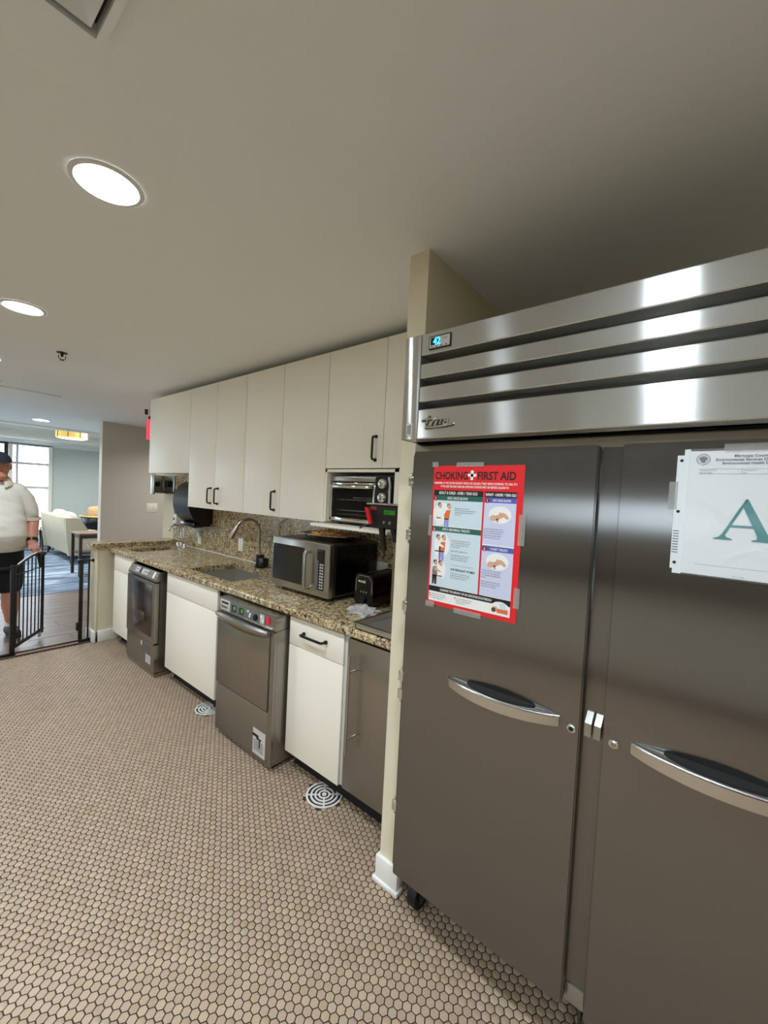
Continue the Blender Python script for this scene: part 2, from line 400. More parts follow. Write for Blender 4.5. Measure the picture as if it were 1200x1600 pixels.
# ceilings
cl = B(); cl.box(-4, 6, -2.6, 9.2, ZC, ZC+0.12); cl.box(-4, 6, 12.35, 12.9, ZC, ZC+0.12); cl.box(-4, -0.8, 9.2, 12.35, ZC, ZC+0.12); cl.box(4.6, 6, 9.2, 12.35, ZC, ZC+0.12)
cl.box(-4, 6, 9.1, 12.45, ZC+0.30, ZC+0.36); cl.box(-0.86, -0.8, 9.14, 12.41, ZC, ZC+.3); cl.box(4.6, 4.66, 9.14, 12.41, ZC, ZC+.3); cl.box(-.8, 4.6, 9.14, 9.2, ZC+.12, ZC+.3); cl.box(-.8, 4.6, 12.35, 12.41, ZC+.12, ZC+.3)
struct(cl.obj('ceiling', 'ceiling', smooth=False))
tr = B()
tr.py([(-.8, ZC-.03), (4.6, ZC-.03), (4.6, ZC), (-.8, ZC)], 9.05, 9.2)
tr.px([(12.35, ZC), (12.35, ZC+.16), (12.33, ZC+.16), (12.25, ZC+.05), (12.25, ZC)], -.8, 4.6)
tr.px([(12.35, ZC+.30), (12.35, ZC+.2), (12.31, ZC+.2), (12.2, ZC+.30)], -.8, 4.6)
tr.px([(9.2, ZC+.16), (9.2, ZC), (9.3, ZC), (9.3, ZC+.05), (9.22, ZC+.16)], -.8, 4.6)
struct(tr.obj('trim_1', 'crown', smooth=False))
struct(B().px([(12.9, ZC-.11), (12.9, ZC), (12.76, ZC), (12.76, ZC-.02), (12.87, ZC-.09), (12.87, ZC-.11)], -4, 6).obj('trim_2', 'crown', smooth=False))
# shallow raised panel in the passage ceiling
struct(B().box(-0.6, 0.72, 5.35, 5.43, ZC-0.012, ZC).box(-0.6, 1.24, 5.66, 5.74, ZC-0.012, ZC).obj('trim_3', 'ceiling', smooth=False))
# walls
struct(B().box(XW, XW+.12, -2.6, 5.03, 0, ZC).obj('wall_right', 'wall', smooth=False))
struct(B().box(1.278, XW, 0.893, 0.978, 0, ZC).obj('wall_partition', 'wall', smooth=False))
bb = B(); bb.box(1.264, 1.30, 0.880, 0.990, 0, 0.105, 0.004); bb.box(1.256, 1.30, 0.872, 0.998, 0, 0.018, 0.004)
struct(bb.obj('baseboard_partition', 'trimw'))
struct(B().box(2.095, 6, 7.25, 7.37, 0, ZC).obj('wall_hall', 'greywall', smooth=False))
struct(B().box(5.9, 6.0, 5.03, 12.9, 0, ZC).box(XW+.12, 6, 5.0, 5.03, 0, ZC).obj('wall_corridor', 'greywall', smooth=False))
hw = struct(B().box(1.318, XW, 4.601, 4.78, 0, 0.913).obj('wall_half', 'wall', smooth=False))
B().box(1.306, 1.32, 4.594, 4.786, 0.02, 0.905, 0.002).obj('end_panel', 'wall', hw)
struct(B().box(1.284, 1.325, 4.575, 4.80, 0, 0.105, 0.004).box(1.3, 1.50, 4.575, 4.60, 0, 0.105, 0.004).obj('baseboard_half', 'trimw'))
# far wall with tall windows
ww = B(); ww.box(2.60, 6, 12.9, 13.05, 0, ZC+.3); ww.box(1.86, 1.93, 12.9, 13.05, 0, ZC+.3); ww.box(1.93, 2.6, 12.9, 13.05, 2.33, ZC+.3); ww.box(1.93, 2.6, 12.9, 13.05, 0, .30)
ww.box(-4, -.4, 12.9, 13.05, 0, ZC+.3); ww.box(-.4, 1.86, 12.9, 13.05, 2.33, ZC+.3); ww.box(-.4, 1.86, 12.9, 13.05, 0, .30)
struct(ww.obj('wall_far', 'bluewall', smooth=False))
M['railgrey'] = mat('mullion_backlit_grey', c(205, 200, 205), .5)  # white trim greyed, its backlit shade put into the colour
def window(name, x0, x1, z0, z1, mull, rails, m='trimw'):
    w = struct(B().box(x0-.07, x0, 12.87, 12.9, z0-.07, z1+.07).box(x1, x1+.07, 12.87, 12.9, z0-.07, z1+.07).box(x0, x1, 12.87, 12.9, z1, z1+.07).box(x0, x1, 12.87, 12.9, z0-.07, z0).obj(name, m))
    for x in mull: B().box(x-.022, x+.022, 12.93, 12.97, z0, z1).obj('mullion', M['railgrey'] if m == 'trimw' else m, w)
    for z in rails: B().box(x0, x1, 12.935, 12.965, z-.028, z+.028).obj('rail', M['railgrey'] if m == 'trimw' else m, w)
    B().box(x0, x1, 12.94, 12.944, z0, z1).obj('pane', 'glass', w)
window('window_1', 1.93, 2.60, .30, 2.33, [2.02], [1.34, 1.91])
window('window_2', -.4, 1.78, .30, 2.33, [.3, 1.05], [1.34, 1.91], 'blackmetal')
ob_ = tag(B().box(-3, 12, 34, 35, -1, 1.6).obj('neighbouring_building', 'outbuild'), 'sunlit cream wall seen outside through the tall lounge window', 'building')
tag(B().box(-40, -4.3, -30, 13.2, -.3, -.06).obj('paving', 'outground'), 'pale unseen paving added outside the pass-through window to bounce sky light in', 'paving', kind='structure')  # unseen ground, added to throw sky light up onto the kitchen ceiling
tag(B().box(-40, 40, 13.2, 60, -.3, -.06).obj('paving', 'outground'), 'pale sunlit paving outside the lounge window', 'paving', kind='structure')
# unseen side of the kitchen behind the camera, made up for the steel to reflect
lw = B(); lw.box(-2.3, -2.2, -2.6, 4.8, 0, 1.36); lw.box(-2.3, -2.2, -2.6, 4.8, 1.60, ZC); lw.box(-2.3, -2.2, -2.6, -1.8, 1.36, 1.60); lw.box(-2.3, -2.2, 1.2, 4.8, 1.36, 1.60)
struct(lw.obj('wall_left', 'wall', smooth=False))
struct(B().box(-2.3, XW+.12, -2.7, -2.6, 0, ZC).obj('wall_back', 'wall', smooth=False))
struct(B().box(-2.2, -.25, 4.6, 4.72, 0, ZC).obj('wall_gate_side', 'wall', smooth=False))
struct(B().box(-4.1, -4, 4.7, 12.9, 0, .4).box(-4.1, -4, 4.7, 12.9, 2.3, ZC+.3).box(-4.1, -4, 4.7, 5.6, .4, 2.3).box(-4.1, -4, 8.2, 8.8, .4, 2.3).box(-4.1, -4, 12, 12.9, .4, 2.3).box(-4, -2.3, 4.66, 4.72, 0, ZC).obj('wall_lounge_left', 'bluewall', smooth=False))
t = thing('unseen_hood', 'unseen long stainless hood behind the camera, made up for the steel doors to reflect', 'hood', (-2.0, 0, 1.7))  # invented hood, gives the upper door area something to reflect
B().px([(-2.2, 1.72), (2.3, 1.72), (2.3, 2.14), (-2.2, 2.14)], -2.2, -1.35).obj('canopy', 'steel_plain', t)
t = thing('opposite_counter', 'unseen pale fronted counter run behind the camera, made up for the steel doors to reflect', 'counter', (-1.9, 0, 0))
B().box(-2.19, -1.62, -2.2, 3.6, .1, .87).obj('body', 'countercab', t); B().box(-2.19, -1.58, -2.22, 3.62, .87, .91, .006).obj('worktop', 'steel_dark', t)

# ================================================================== COUNTER RUN
W2 = XW
ct = thing('worktop', 'speckled tan granite worktop with two undermount sinks', 'worktop', (1.7, 2.7, 0.87))
g = B()
fp = [(1.46, .874), (1.405, .874), (1.400, .880), (1.399, .905), (1.403, .912), (1.410, CT), (1.46, CT)]
g.py(fp, .985, 4.60)
SK1 = (1.50, 1.90, 4.165, 4.40); SK2 = (1.50, 1.90, 2.535, 3.155)
g.box(1.46, 1.50, .985, 4.60, .874, CT); g.box(1.90, 2.055, .985, 4.60, .874, CT)
for y0, y1 in ((.985, SK2[2]), (SK2[3], SK1[2]), (SK1[3], 4.60)): g.box(1.50, 1.90, y0, y1, .874, CT)
g.obj('slab', 'granite', ct, smooth=False)
bs = B(); bs.box(2.055, 2.079, .985, 4.70, CT+.0005, 1.36); bs.box(2.055, 2.079, 3.715, 4.68, 1.36, 1.66)
bt = thing('backsplash', 'speckled granite backsplash on the wall behind the worktop', 'backsplash', (2.07, 2.8, CT))
bs.obj('slab', 'granite', bt, smooth=False)
B().box(2.049, 2.055, .985, 4.60, CT+.0005, CT+.006).obj('caulk_line', 'trimw', bt)
for k, (x0, x1, y0, y1) in enumerate((SK1, SK2)):
    s_ = B(); d = .17; e = .004
    s_.box(x0-e, x0, y0-e, y1+e, CT-d, .872); s_.box(x1, x1+e, y0-e, y1+e, CT-d, .872); s_.box(x0, x1, y0-e, y0, CT-d, .872); s_.box(x0, x1, y1, y1+e, CT-d, .872); s_.box(x0-e, x1+e, y0-e, y1+e, CT-d-e, CT-d)
    so = s_.obj('sink_basin', 'steel_sink', ct, smooth=False)
    B().lathe([(.04, CT-d), (.045, CT-d+.002), (.038, CT-d+.004), (.0, CT-d+.002)], (x0+x1)/2, (y0+y1)/2, 20).obj('sink_strainer', 'chrome', so)
lg = thing('ledge', 'raised granite ledge capping the half wall by the gate', 'ledge', (1.65, 4.69, .905))
B().pz([(1.25, 4.585), (1.262, 4.565), (2.054, 4.555), (2.054, 4.83), (1.262, 4.83), (1.25, 4.81)], .9145, .956).obj('slab', 'granite', lg, smooth=False)

# ---- base cabinets
def bar_pull(parent, p0, p1, out=0.03, r=0.0055, m='blackmetal', name='handle'):
    p0, p1 = Vector(p0), Vector(p1); d = (p1-p0).normalized(); o = Vector((-out, 0, 0)); b_ = B()
    b_.tube([p0, p0+o*.92+d*.004, p0+o+d*.014, p1+o-d*.014, p1+o*.92-d*.004, p1], r, 8)
    for p in (p0, p1): b_.tube([p, p+o*.25], r*1.5, 8)
    return b_.obj(name, m, parent)
def base_cab(label, y0, y1, split=True, handle=False, x=1.424):
    t = thing('base_cabinet', label, 'cabinet', (1.7, (y0+y1)/2, 0), 'white base cabinets under the worktop')
    z1 = .866
    B().box(x+.02, 2.04, y0+.001, y1-.001, .11, .873 if handle else .735).obj('carcass', 'cabedge', t)
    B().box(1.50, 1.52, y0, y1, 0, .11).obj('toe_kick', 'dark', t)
    if split:
        df = B().box(x, x+.019, y0+.002, y1-.002, .712, z1-.004, .0015).obj('drawer_front', 'cab', t)
        dr = B().box(x, x+.019, y0+.002, y1-.002, .11, .708, .0015).obj('door', 'cab', t)
        if handle: bar_pull(df, (x, y1-.125, .793), (x, y0+.125, .793), .034, .007)
    return t
base_cab('narrow white base cabinet at the half wall end of the run', 4.00, 4.50)
base_cab('wide white base cabinet between the two stainless machines', 2.565, 3.335)
base_cab('white base cabinet with a black bar pull on its drawer', 1.3745, 1.795, handle=True)
B().box(1.36, 1.38, 0, .001, 0, .001).bm.free()
# two leg stubs below wide cabinet
t = thing('undercounter_cooler', 'stainless undercounter refrigerator door beside the cream partition', 'refrigerator', (1.7, 1.16, 0))
B().box(1.445, 2.04, .99, 1.372, .125, .868).obj('body', 'steel_dark', t)
dr = B().box(1.41, 1.442, .985, 1.335, .13, .862, .003).obj('door', 'steel_mach', t)
hb = B(); hb.cyl((1.372, 1.285, .33), (1.372, 1.285, .80), .0055, 10)
for z in (.40, .72): hb.cyl((1.372, 1.285, z), (1.412, 1.285, z), .004, 8)
hb.obj('handle', 'steel_plain', dr)
B().box(1.43, 1.50, 1.338, 1.372, .12, .868, .002).obj('filler', 'cabedge', t)
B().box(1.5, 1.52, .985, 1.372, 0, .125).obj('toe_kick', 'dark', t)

# ---- ice machine style unit (left) : stainless glasswasher with tinted door
t = thing('undercounter_ice_machine', 'dark stainless undercounter machine with slanted panel left of the wide cabinet', 'appliance', (1.7, 3.7, 0))
y0, y1 = 3.425, 3.995
B().box(1.415, 2.03, y0+.01, y1-.01, .03, .85).obj('body', 'steel_mach', t)
B().box(1.385, 1.50, y0, y1, .004, .03).obj('base_rail', 'nickel', t)
lo = B().px(rrect(y0, y1, .035, .262, .006), 1.379, 1.412).obj('lower_panel', 'steel_mach', t)
up = B(); up.px(rrect(y0, y1, .27, .765, .01), 1.372, 1.405); dr = up.obj('door', 'steel_mach', t)
B().box(1.3705, 1.3722, y0+.05, y1-.05, .32, .735, .0006).obj('tinted_panel', mat('smoked_steel', c(92, 80, 68), .22, 1.0), dr)
B().box(1.3695, 1.371, 3.62, 3.84, .42, .49, .0004).obj('embossed_plate', mat('embossed_steel', c(106, 92, 78), .3, 1.0), dr)
hd = B().py([(1.376, .772), (1.376, .79), (1.405, .848), (1.44, .848), (1.44, .772)], y0, y1).obj('control_housing', 'steel_mach', t, smooth=False)
def on_slant(ya, yb, t0, t1, m, name, parent, th=.0015):
    a = Vector((1.376, 0, .79)); b_ = Vector((1.405, 0, .848)); n = Vector((-.058, 0, .029)).normalized()
    bm = bmesh.new(); P = []
    for s_, y in ((t0, ya), (t0, yb), (t1, yb), (t1, ya)):
        p = a.lerp(b_, s_); P.append(Vector((p.x, y, p.z)))
    loft(bm, [[p-n*.0003 for p in P], [p+n*th for p in P]]); return finish(bm, name, m, parent, smooth=False)
on_slant(3.86, 3.70, .2, .82, 'label', 'control_pad', hd); on_slant(3.775, 3.735, .15, .9, mat('lcd_navy', c(24, 30, 60), .2), 'display', hd, .002)
on_slant(3.695, 3.60, .2, .82, 'label', 'control_pad', hd); on_slant(3.50, 3.47, .1, .9, 'white', 'door_latch', hd, .004)
for yy in (3.84, 3.81, 3.675, 3.645, 3.615): on_slant(yy, yy-.014, .38, .62, 'inkgrey', 'button', hd, .0022)
B().box(1.3775, 1.3795, 3.668, 3.685, .205, .24).obj('serial_tag', 'white', lo); B().box(1.3778, 1.3792, 3.49, 3.585, .09, .155).obj('sticker', 'label', lo)
B().box(1.3775, 1.3788, 3.51, 3.66, .17, .235).obj('rating_plate', mat('rating_grey', c(84, 84, 78), .5), lo)
for k in range(3): B().box(1.3772, 1.3782, 3.50, 3.575-.012*k, .14-.018*k, .145-.018*k).obj('print_line', 'inkgrey', lo)

# ---- dishwasher
t = thing('dishwasher', 'tall stainless undercounter dishwasher with control strip and red switch', 'dishwasher', (1.7, 2.11, 0))
y0, y1 = 1.82, 2.405
B().box(1.362, 2.03, y0, y1, .03, .781, .002).obj('body', 'steel_mach', t)
for yy in (y0+.04, y1-.04):
    for xx in (1.40, 1.98): B().cyl((xx, yy, 0), (xx, yy, .03), .016, 12).obj('foot', 'rubber', t)
lp = B().box(1.347, 1.362, y0+.004, y1, .03, .322, .002).obj('lower_panel', 'steel_mach', t)
B().box(1.3468, 1.362, y0-.001, y0+.038, .03, .775, .002).obj('side_post', 'steel_mach', t)
dr = B().box(1.342, 1.362, y0+.042, y1, .328, .775, .003).obj('door', 'steel_mach', t)
hn = B(); N = 14; rings = []
for i in range(N+1):
    s = i/N; y = y1-.006-s*(y1-y0-.045); bulge = math.sin(PI*s)**.6*.016; w_ = .0
    cz = .775; pr = [(1.345, cz), (1.325-bulge*.4, cz+.004), (1.318-bulge, cz-.006), (1.322-bulge, cz-.018), (1.333, cz-.026-bulge*2.2), (1.343, cz-.03-bulge*2.2)]
    rings.append([(x, y, z) for x, z in pr])
hn.loft(rings); hn.obj('handle', 'steel_plain', dr)
cp = B().box(1.350, 1.62, y0, y1, .782, .864, .003).obj('control_panel', 'steel_mach', t)
B().box(1.3485, 1.351, y0+.10, y0+.455, .792, .852, .0008).obj('control_overlay', mat('overlay_grey', c(104, 108, 104), .4), cp)
bd = B().box(1.3475, 1.351, y1-.125, y1-.012, .790, .856, .001).obj('badge', 'label', cp)
B().box(1.3466, 1.3478, y1-.108, y1-.03, .832, .844).obj('badge_bar', 'ink', bd)
B().text('Champion', (1.3468, y1-.022, .806), (0, -1, 0), (0, 0, 1), .022, .0003, sx=.86).obj('badge_lettering', 'ink', bd)
M['lcdg'] = mat('lcd_green_dial', c(30, 56, 30), .25)
for yy in (2.235, 2.155):
    gq = B().px(rrect(yy-.022, yy+.022, .804, .842, .004), 1.3455, 1.3495).obj('gauge', 'lcdg', cp)
    B().px(rrect(yy-.018, yy-.002, .815, .836, .003), 1.3447, 1.3457).obj('gauge_mark', mat('gauge_pale', c(130, 170, 110), .4), gq)
for yy, zz in ((2.085, .838), (2.062, .826), (2.068, .812), (1.952, .834), (1.935, .815)):
    B().lathe([(.008, 1.3495), (.008, 1.346), (.005, 1.3445)], yy, zz, 14, axis='x').obj('indicator', 'white', cp)
B().lathe([(.018, 1.3495), (.018, 1.338), (.013, 1.334)], 2.005, .822, 20, axis='x').obj('knob', 'black', cp)
B().px(rrect(1.925, 1.965, .798, .85, .004), 1.3475, 1.3495).obj('white_plate', 'label', cp)
rs = B().box(1.342, 1.3495, 1.872, 1.898, .808, .850, .002).obj('rocker_switch', 'redlamp', cp)
st = B().box(1.3455, 1.3471, 1.868, 1.985, .052, .195).obj('instruction_sticker', 'label', lp)
B().box(1.3445, 1.3456, 1.93, 1.99, .150, .166).box(1.3445, 1.3456, 1.905, 1.95, .140, .150).obj('print_block', 'ink', st)
for k in range(6): B().box(1.3447, 1.3456, 1.88+.004*(k % 3), 1.975, .075+k*.0105, .079+k*.0105).obj('print_line', 'inkgrey', st)
B().box(1.3447, 1.3456, 1.915, 1.925, .095, .14).obj('print_mark', 'ink', st)

# ---- upper cabinets
XU = 1.739; ZT = 2.409
def handle_v(parent, y, z0, z1): return bar_pull(parent, (XU, y, z0), (XU, y, z1), .034, .0065)
def upper(label, y0, y1, z0, doors, handles):
    t = thing('wall_cabinet', label, 'cabinet', (1.9, (y0+y1)/2, z0), 'white wall cabinets')
    B().box(XU+.02, XW, y0+.001, y1-.001, z0+.004, ZT-.002).obj('carcass', 'cab', t)
    for k in range(len(doors)-1):
        d_ = B().box(XU, XU+.019, doors[k]+.0018, doors[k+1]-.0018, z0, ZT, .0012).obj('door', 'cab', t)
        for (hy, hz0, hz1) in handles:
            if doors[k] < hy < doors[k+1]: handle_v(d_, hy, hz0, hz1)
    return t
upper('short handleless wall cabinet above the black towel dispenser', 3.705, 4.58, 1.665, [3.705, 4.58], [])
upper('double door wall cabinet with two black handles side by side', 2.8135, 3.704, 1.366, [2.8135, 3.245, 3.704], [(3.30, 1.415, 1.54), (3.185, 1.415, 1.54)])
upper('single door wall cabinet with black handle, over the large faucet', 2.36, 2.8125, 1.366, [2.36, 2.8125], [(2.418, 1.41, 1.54)])
upper('tall handleless single door wall cabinet left of the toaster oven', 1.911, 2.359, 1.366, [1.911, 2.359], [])
# cabinet over the niche with open compartment
t = thing('wall_cabinet', 'wall cabinet over the open niche holding the toaster oven', 'cabinet', (1.9, 1.6, 1.35), 'white wall cabinets')
NY0, NY1 = 1.335, 1.91
B().box(XU+.02, XW, .98, NY1-.001, 1.700, ZT-.002).obj('carcass', 'cab', t)
d_ = B().box(XU, XU+.019, 1.457, NY1-.0018, 1.698, ZT, .0012).obj('door', 'cab', t); handle_v(d_, 1.505, 1.742, 1.872)
fpn = B().box(XU, XU+.019, .98, 1.4535, 1.698, ZT, .0012).obj('filler_panel', 'cab', t)
for z in (1.93, 1.80): B().lathe([(.004, XU-.0004), (.004, XU+.002)], 1.32, z, 10, axis='x').obj('screw_hole', 'inkgrey', fpn)
n = B(); n.box(XU, XW, NY1-.018, NY1-.001, 1.372, 1.692); n.box(XU, XW, NY0, NY0+.028, 1.36, 1.692); n.box(XU, XW, NY0, NY1, 1.676, 1.692); n.box(2.04, 2.05, NY0, NY1, 1.36, 1.69)
n.box(XU, XW, .985, NY0, 1.36, 1.692)
n.obj('niche_frame', 'cab', t, smooth=False)
B().box(1.66, XW, NY0, NY1+.03, 1.343, 1.360, .002).obj('shelf', 'cab', t)

# ---- outlets etc
def outlet(label, y, z, w=.075, h=.118, name='wall_outlet', x=2.055):
    t = thing(name, label, 'outlet', (x, y, z))
    pl = B().box(x-.006, x, y-w/2, y+w/2, z-h/2, z+h/2, .002).obj('cover_plate', 'white', t)
    for dz in (-.022, .022): B().px(rrect(y-.017, y+.017, z+dz-.013, z+dz+.013, .005), x-.0075, x-.0055).obj('socket', 'trimw', pl)
    return t
outlet('white outlet on the granite right of the small faucet', 4.475, 1.046)
o_ = outlet('white outlet below the black towel dispenser, with pale card', 4.09, 1.03)
outlet('white outlet behind the large gooseneck faucet', 3.33, 1.045)
t = thing('wall_outlet', 'white horizontal outlet plate behind the toaster', 'outlet', (2.055, 1.69, 1.08))
pl = B().box(2.049, 2.055, 1.63, 1.75, 1.045, 1.12, .002).obj('cover_plate', 'white', t)
for dy in (-.022, .022): B().px(rrect(1.69+dy-.013, 1.69+dy+.013, 1.066, 1.1, .005), 2.0475, 2.0495).obj('socket', 'trimw', pl)
t = thing('light_switch', 'white double rocker light switch on the taupe hall wall', 'switch', (2.82, 7.25, 1.17))
pl = B().box(2.735, 2.90, 7.244, 7.25, 1.10, 1.245, .002).obj('cover_plate', 'white', t)
for dx in (-.04, .04): B().box(2.818+dx-.022, 2.818+dx+.022, 7.239, 7.2445, 1.135, 1.21, .002).obj('rocker', 'trimw', pl)

# ---- steel bracket with outlet and cord under the short cabinet
t = thing('steel_dispenser_bracket', 'stainless wall bracket with plugged black cord under the short cabinet', 'bracket', (2.0, 4.85, 1.45))
B().box(2.05, 2.08, 4.70, 5.0, 1.455, 1.655, .003).obj('back_plate', 'steel_plain', t)
B().box(1.905, 2.05, 4.93, 4.945, 1.455, 1.655, .003).box(1.90, 1.915, 4.86, 4.945, 1.44, 1.665, .003).obj('side_plate', 'steel_plain', t)
B().box(1.95, 2.05, 4.70, 4.93, 1.455, 1.462).obj('shelf', 'steel_plain', t)
B().box(2.0, 2.05, 4.76, 4.83, 1.53, 1.60, .006).obj('plug', 'black', t); B().ell((1.96, 4.90, 1.555), (.02, .025, .03)).obj('knob', 'black', t)
B().tube([(2.0, 4.78, 1.565), (1.97, 4.76, 1.60), (1.97, 4.80, 1.645), (1.99, 4.87, 1.63), (1.99, 4.88, 1.50), (1.97, 4.80, 1.47), (2.0, 4.68, 1.47), (2.03, 4.6, 1.465)], .004, 8).obj('cord', 'black', t)
# soap dispenser
t = thing('soap_dispenser', 'small white wall soap dispenser above the small faucet', 'dispenser', (2.05, 4.50, 1.2))
sd = B().box(1.975, 2.055, 4.46, 4.54, 1.10, 1.245, .012).obj('body', 'white', t)
B().box(1.970, 1.976, 4.48, 4.50, 1.125, 1.15, .002).obj('window', 'black', sd); B().box(1.970, 1.976, 4.49, 4.52, 1.18, 1.21, .002).obj('button', 'inkgrey', sd)
# towel dispenser (curved front)
t = thing('paper_towel_dispenser', 'large black rounded paper towel dispenser on the backsplash', 'dispenser', (1.95, 4.0, 1.17))
yA, yB = 3.845, 4.17
pf = [(2.054, 1.19), (2.054, 1.60), (1.99, 1.60)]
for k in range(13):
    a = math.radians(80+k*13.5); pf.append((1.965+.155*math.cos(a), 1.395+.20*math.sin(a)))
pf.append((1.97, 1.175))
B().py(pf, yA, yB).obj('housing', 'black', t)
B().box(1.88, 2.04, yA+.02, yB-.02, 1.16, 1.20, .006).obj('dispensing_slot', 'blackgloss', t)
B().px(rrect(yA+.06, yA+.12, 1.148, 1.17, .005), 1.90, 1.98).obj('lever', 'black', t)
B().loft([[(1.955+dx, 4.06, z), (1.955+dx, 4.115, z), (1.957+dx, 4.115, z), (1.957+dx, 4.06, z)] for z, dx in ((1.165, 0), (1.12, .03), (1.08, .075), (1.04, .080))]).obj('towel', 'paper', t)

# ---- faucets
def arc(c_, r, a0, a1, n, dirv):
    return [Vector((c_[0], c_[1], c_[2]))+Vector(dirv)*r*math.cos(math.radians(a0+(a1-a0)*k/n))+Vector((0, 0, 1))*r*math.sin(math.radians(a0+(a1-a0)*k/n)) for k in range(n+1)]
t = thing('kitchen_faucet', 'tall gooseneck pull-down faucet with black base at the large sink', 'faucet', (1.96, 2.89, CT))
B().lathe([(.042, CT), (.042, CT+.008), (.034, CT+.014), (.033, CT+.10), (.028, CT+.105)], 1.96, 2.89, 24).obj('base', 'black', t)
B().box(1.93, 1.985, 2.80, 2.865, CT+.01, CT+.085, .008).obj('sensor_box', 'black', t)
dv = Vector((-.93, .36, 0)).normalized()*1.0
pts = [Vector((1.96, 2.89, CT+.10)), Vector((1.955, 2.90, CT+.16)), Vector((1.952, 2.90, CT+.28))]+arc(Vector((1.952, 2.90, CT+.29))+dv*.085, .088, 180, 22, 12, -dv*-1)[0:]
pts = [Vector((1.96, 2.89, CT+.10)), Vector((1.955, 2.90, CT+.16)), Vector((1.952, 2.90, CT+.26))]
cc = Vector((1.952, 2.90, CT+.30))+dv*.09
for k in range(12):
    a = math.radians(180-k*14.5); pts.append(cc+dv*.09*math.cos(a)+Vector((0, 0, .092*math.sin(a))))
B().tube(pts, .0115, 12).obj('neck', 'nickel', t)
e_ = pts[-1]; d_ = (pts[-1]-pts[-2]).normalized()
B().tube([e_-d_*.01, e_+d_*.03, e_+d_*.075, e_+d_*.105], [.0125, .016, .0225, .021], 14).obj('spray_head', 'nickel', t)
B().tube([(1.96, 2.92, CT+.07), (1.965, 2.955, CT+.085), (1.965, 3.0, CT+.10)], [.009, .007, .006], 10).obj('lever', 'nickel', t)
t = thing('bar_faucet', 'small chrome gooseneck faucet at the corner hand sink', 'faucet', (1.94, 4.24, CT))
B().lathe([(.03, CT), (.03, CT+.01), (.018, CT+.02), (.016, CT+.07)], 1.94, 4.24, 20).box(1.925, 1.955, 4.15, 4.33, CT, CT+.018, .006).obj('base', 'chrome', t)
dv = Vector((-.995, -.05, 0)); pts = [Vector((1.94, 4.24, CT+.06)), Vector((1.94, 4.24, CT+.16))]; cc = Vector((1.94, 4.24, CT+.175))+dv*.065
for k in range(12):
    a = math.radians(180-k*16.4); pts.append(cc+dv*.065*math.cos(a)+Vector((0, 0, .062*math.sin(a))))
B().tube(pts, .0085, 12).obj('neck', 'chrome', t)
for yy in (4.165, 4.315):
    B().lathe([(.016, CT+.015), (.014, CT+.05), (.010, CT+.06)], 1.94, yy, 16).obj('tap', 'chrome', t)
    B().tube([(1.94, yy, CT+.055), (1.90, yy+.01, CT+.075), (1.875, yy+.015, CT+.07)], [.007, .006, .005], 8).obj('tap_lever', 'chrome', t)

# ---- microwave
t = thing('microwave', 'stainless commercial microwave with black window on the worktop', 'microwave', (1.83, 1.98, CT))
my0, my1, mz0, mz1 = 1.705, 2.245, .938, 1.252; mx = 1.615
B().box(mx+.035, 2.035, my0+.004, my1-.004, mz0, mz1-.002, .006).obj('casing', 'steel_dark', t)
B().box(mx+.06, 2.03, my0+.0025, my0+.006, mz0+.01, mz1-.015).obj('side_panel', 'blackgloss', t)
for yy in (my0+.05, my1-.05):
    for xx in (mx+.07, 1.99): B().cyl((xx, yy, CT), (xx, yy, mz0+.002), .016, 12).obj('foot', 'rubber', t)
fr = B().box(mx, mx+.036, my0, my1, mz0, mz1, .008).obj('front', 'steel_plain', t)
B().px(rrect(1.925, my1-.012, mz0+.044, mz1-.042, .01), mx-.002, mx+.002).obj('window', 'mwglass', fr)
hb = B(); hb.tube([(mx, 1.872, mz1-.055), (mx-.038, 1.872, mz1-.06), (mx-.042, 1.872, mz1-.075), (mx-.042, 1.872, mz0+.06), (mx-.038, 1.872, mz0+.045), (mx, 1.872, mz0+.04)], .011, 10, sx=1.1)
hb.obj('handle', 'steel_plain', fr)
pn = B().box(mx-.002, mx+.002, 1.745, 1.812, mz0+.04, mz1-.035, .002).obj('keypad', 'black', fr)
B().box(mx-.003, mx-.0015, 1.753, 1.805, mz1-.085, mz1-.048).obj('display', 'mwglass', pn)
B().box(mx-.003, mx-.0015, 1.795, 1.808, mz0+.045, mz1-.10).obj('key_strip', 'inkgrey', pn)
for r_ in range(9):
    for q in range(2): B().box(mx-.0032, mx-.0018, 1.752+q*.018, 1.765+q*.018, mz0+.05+r_*.017, mz0+.06+r_*.017).obj('key', 'label', pn)
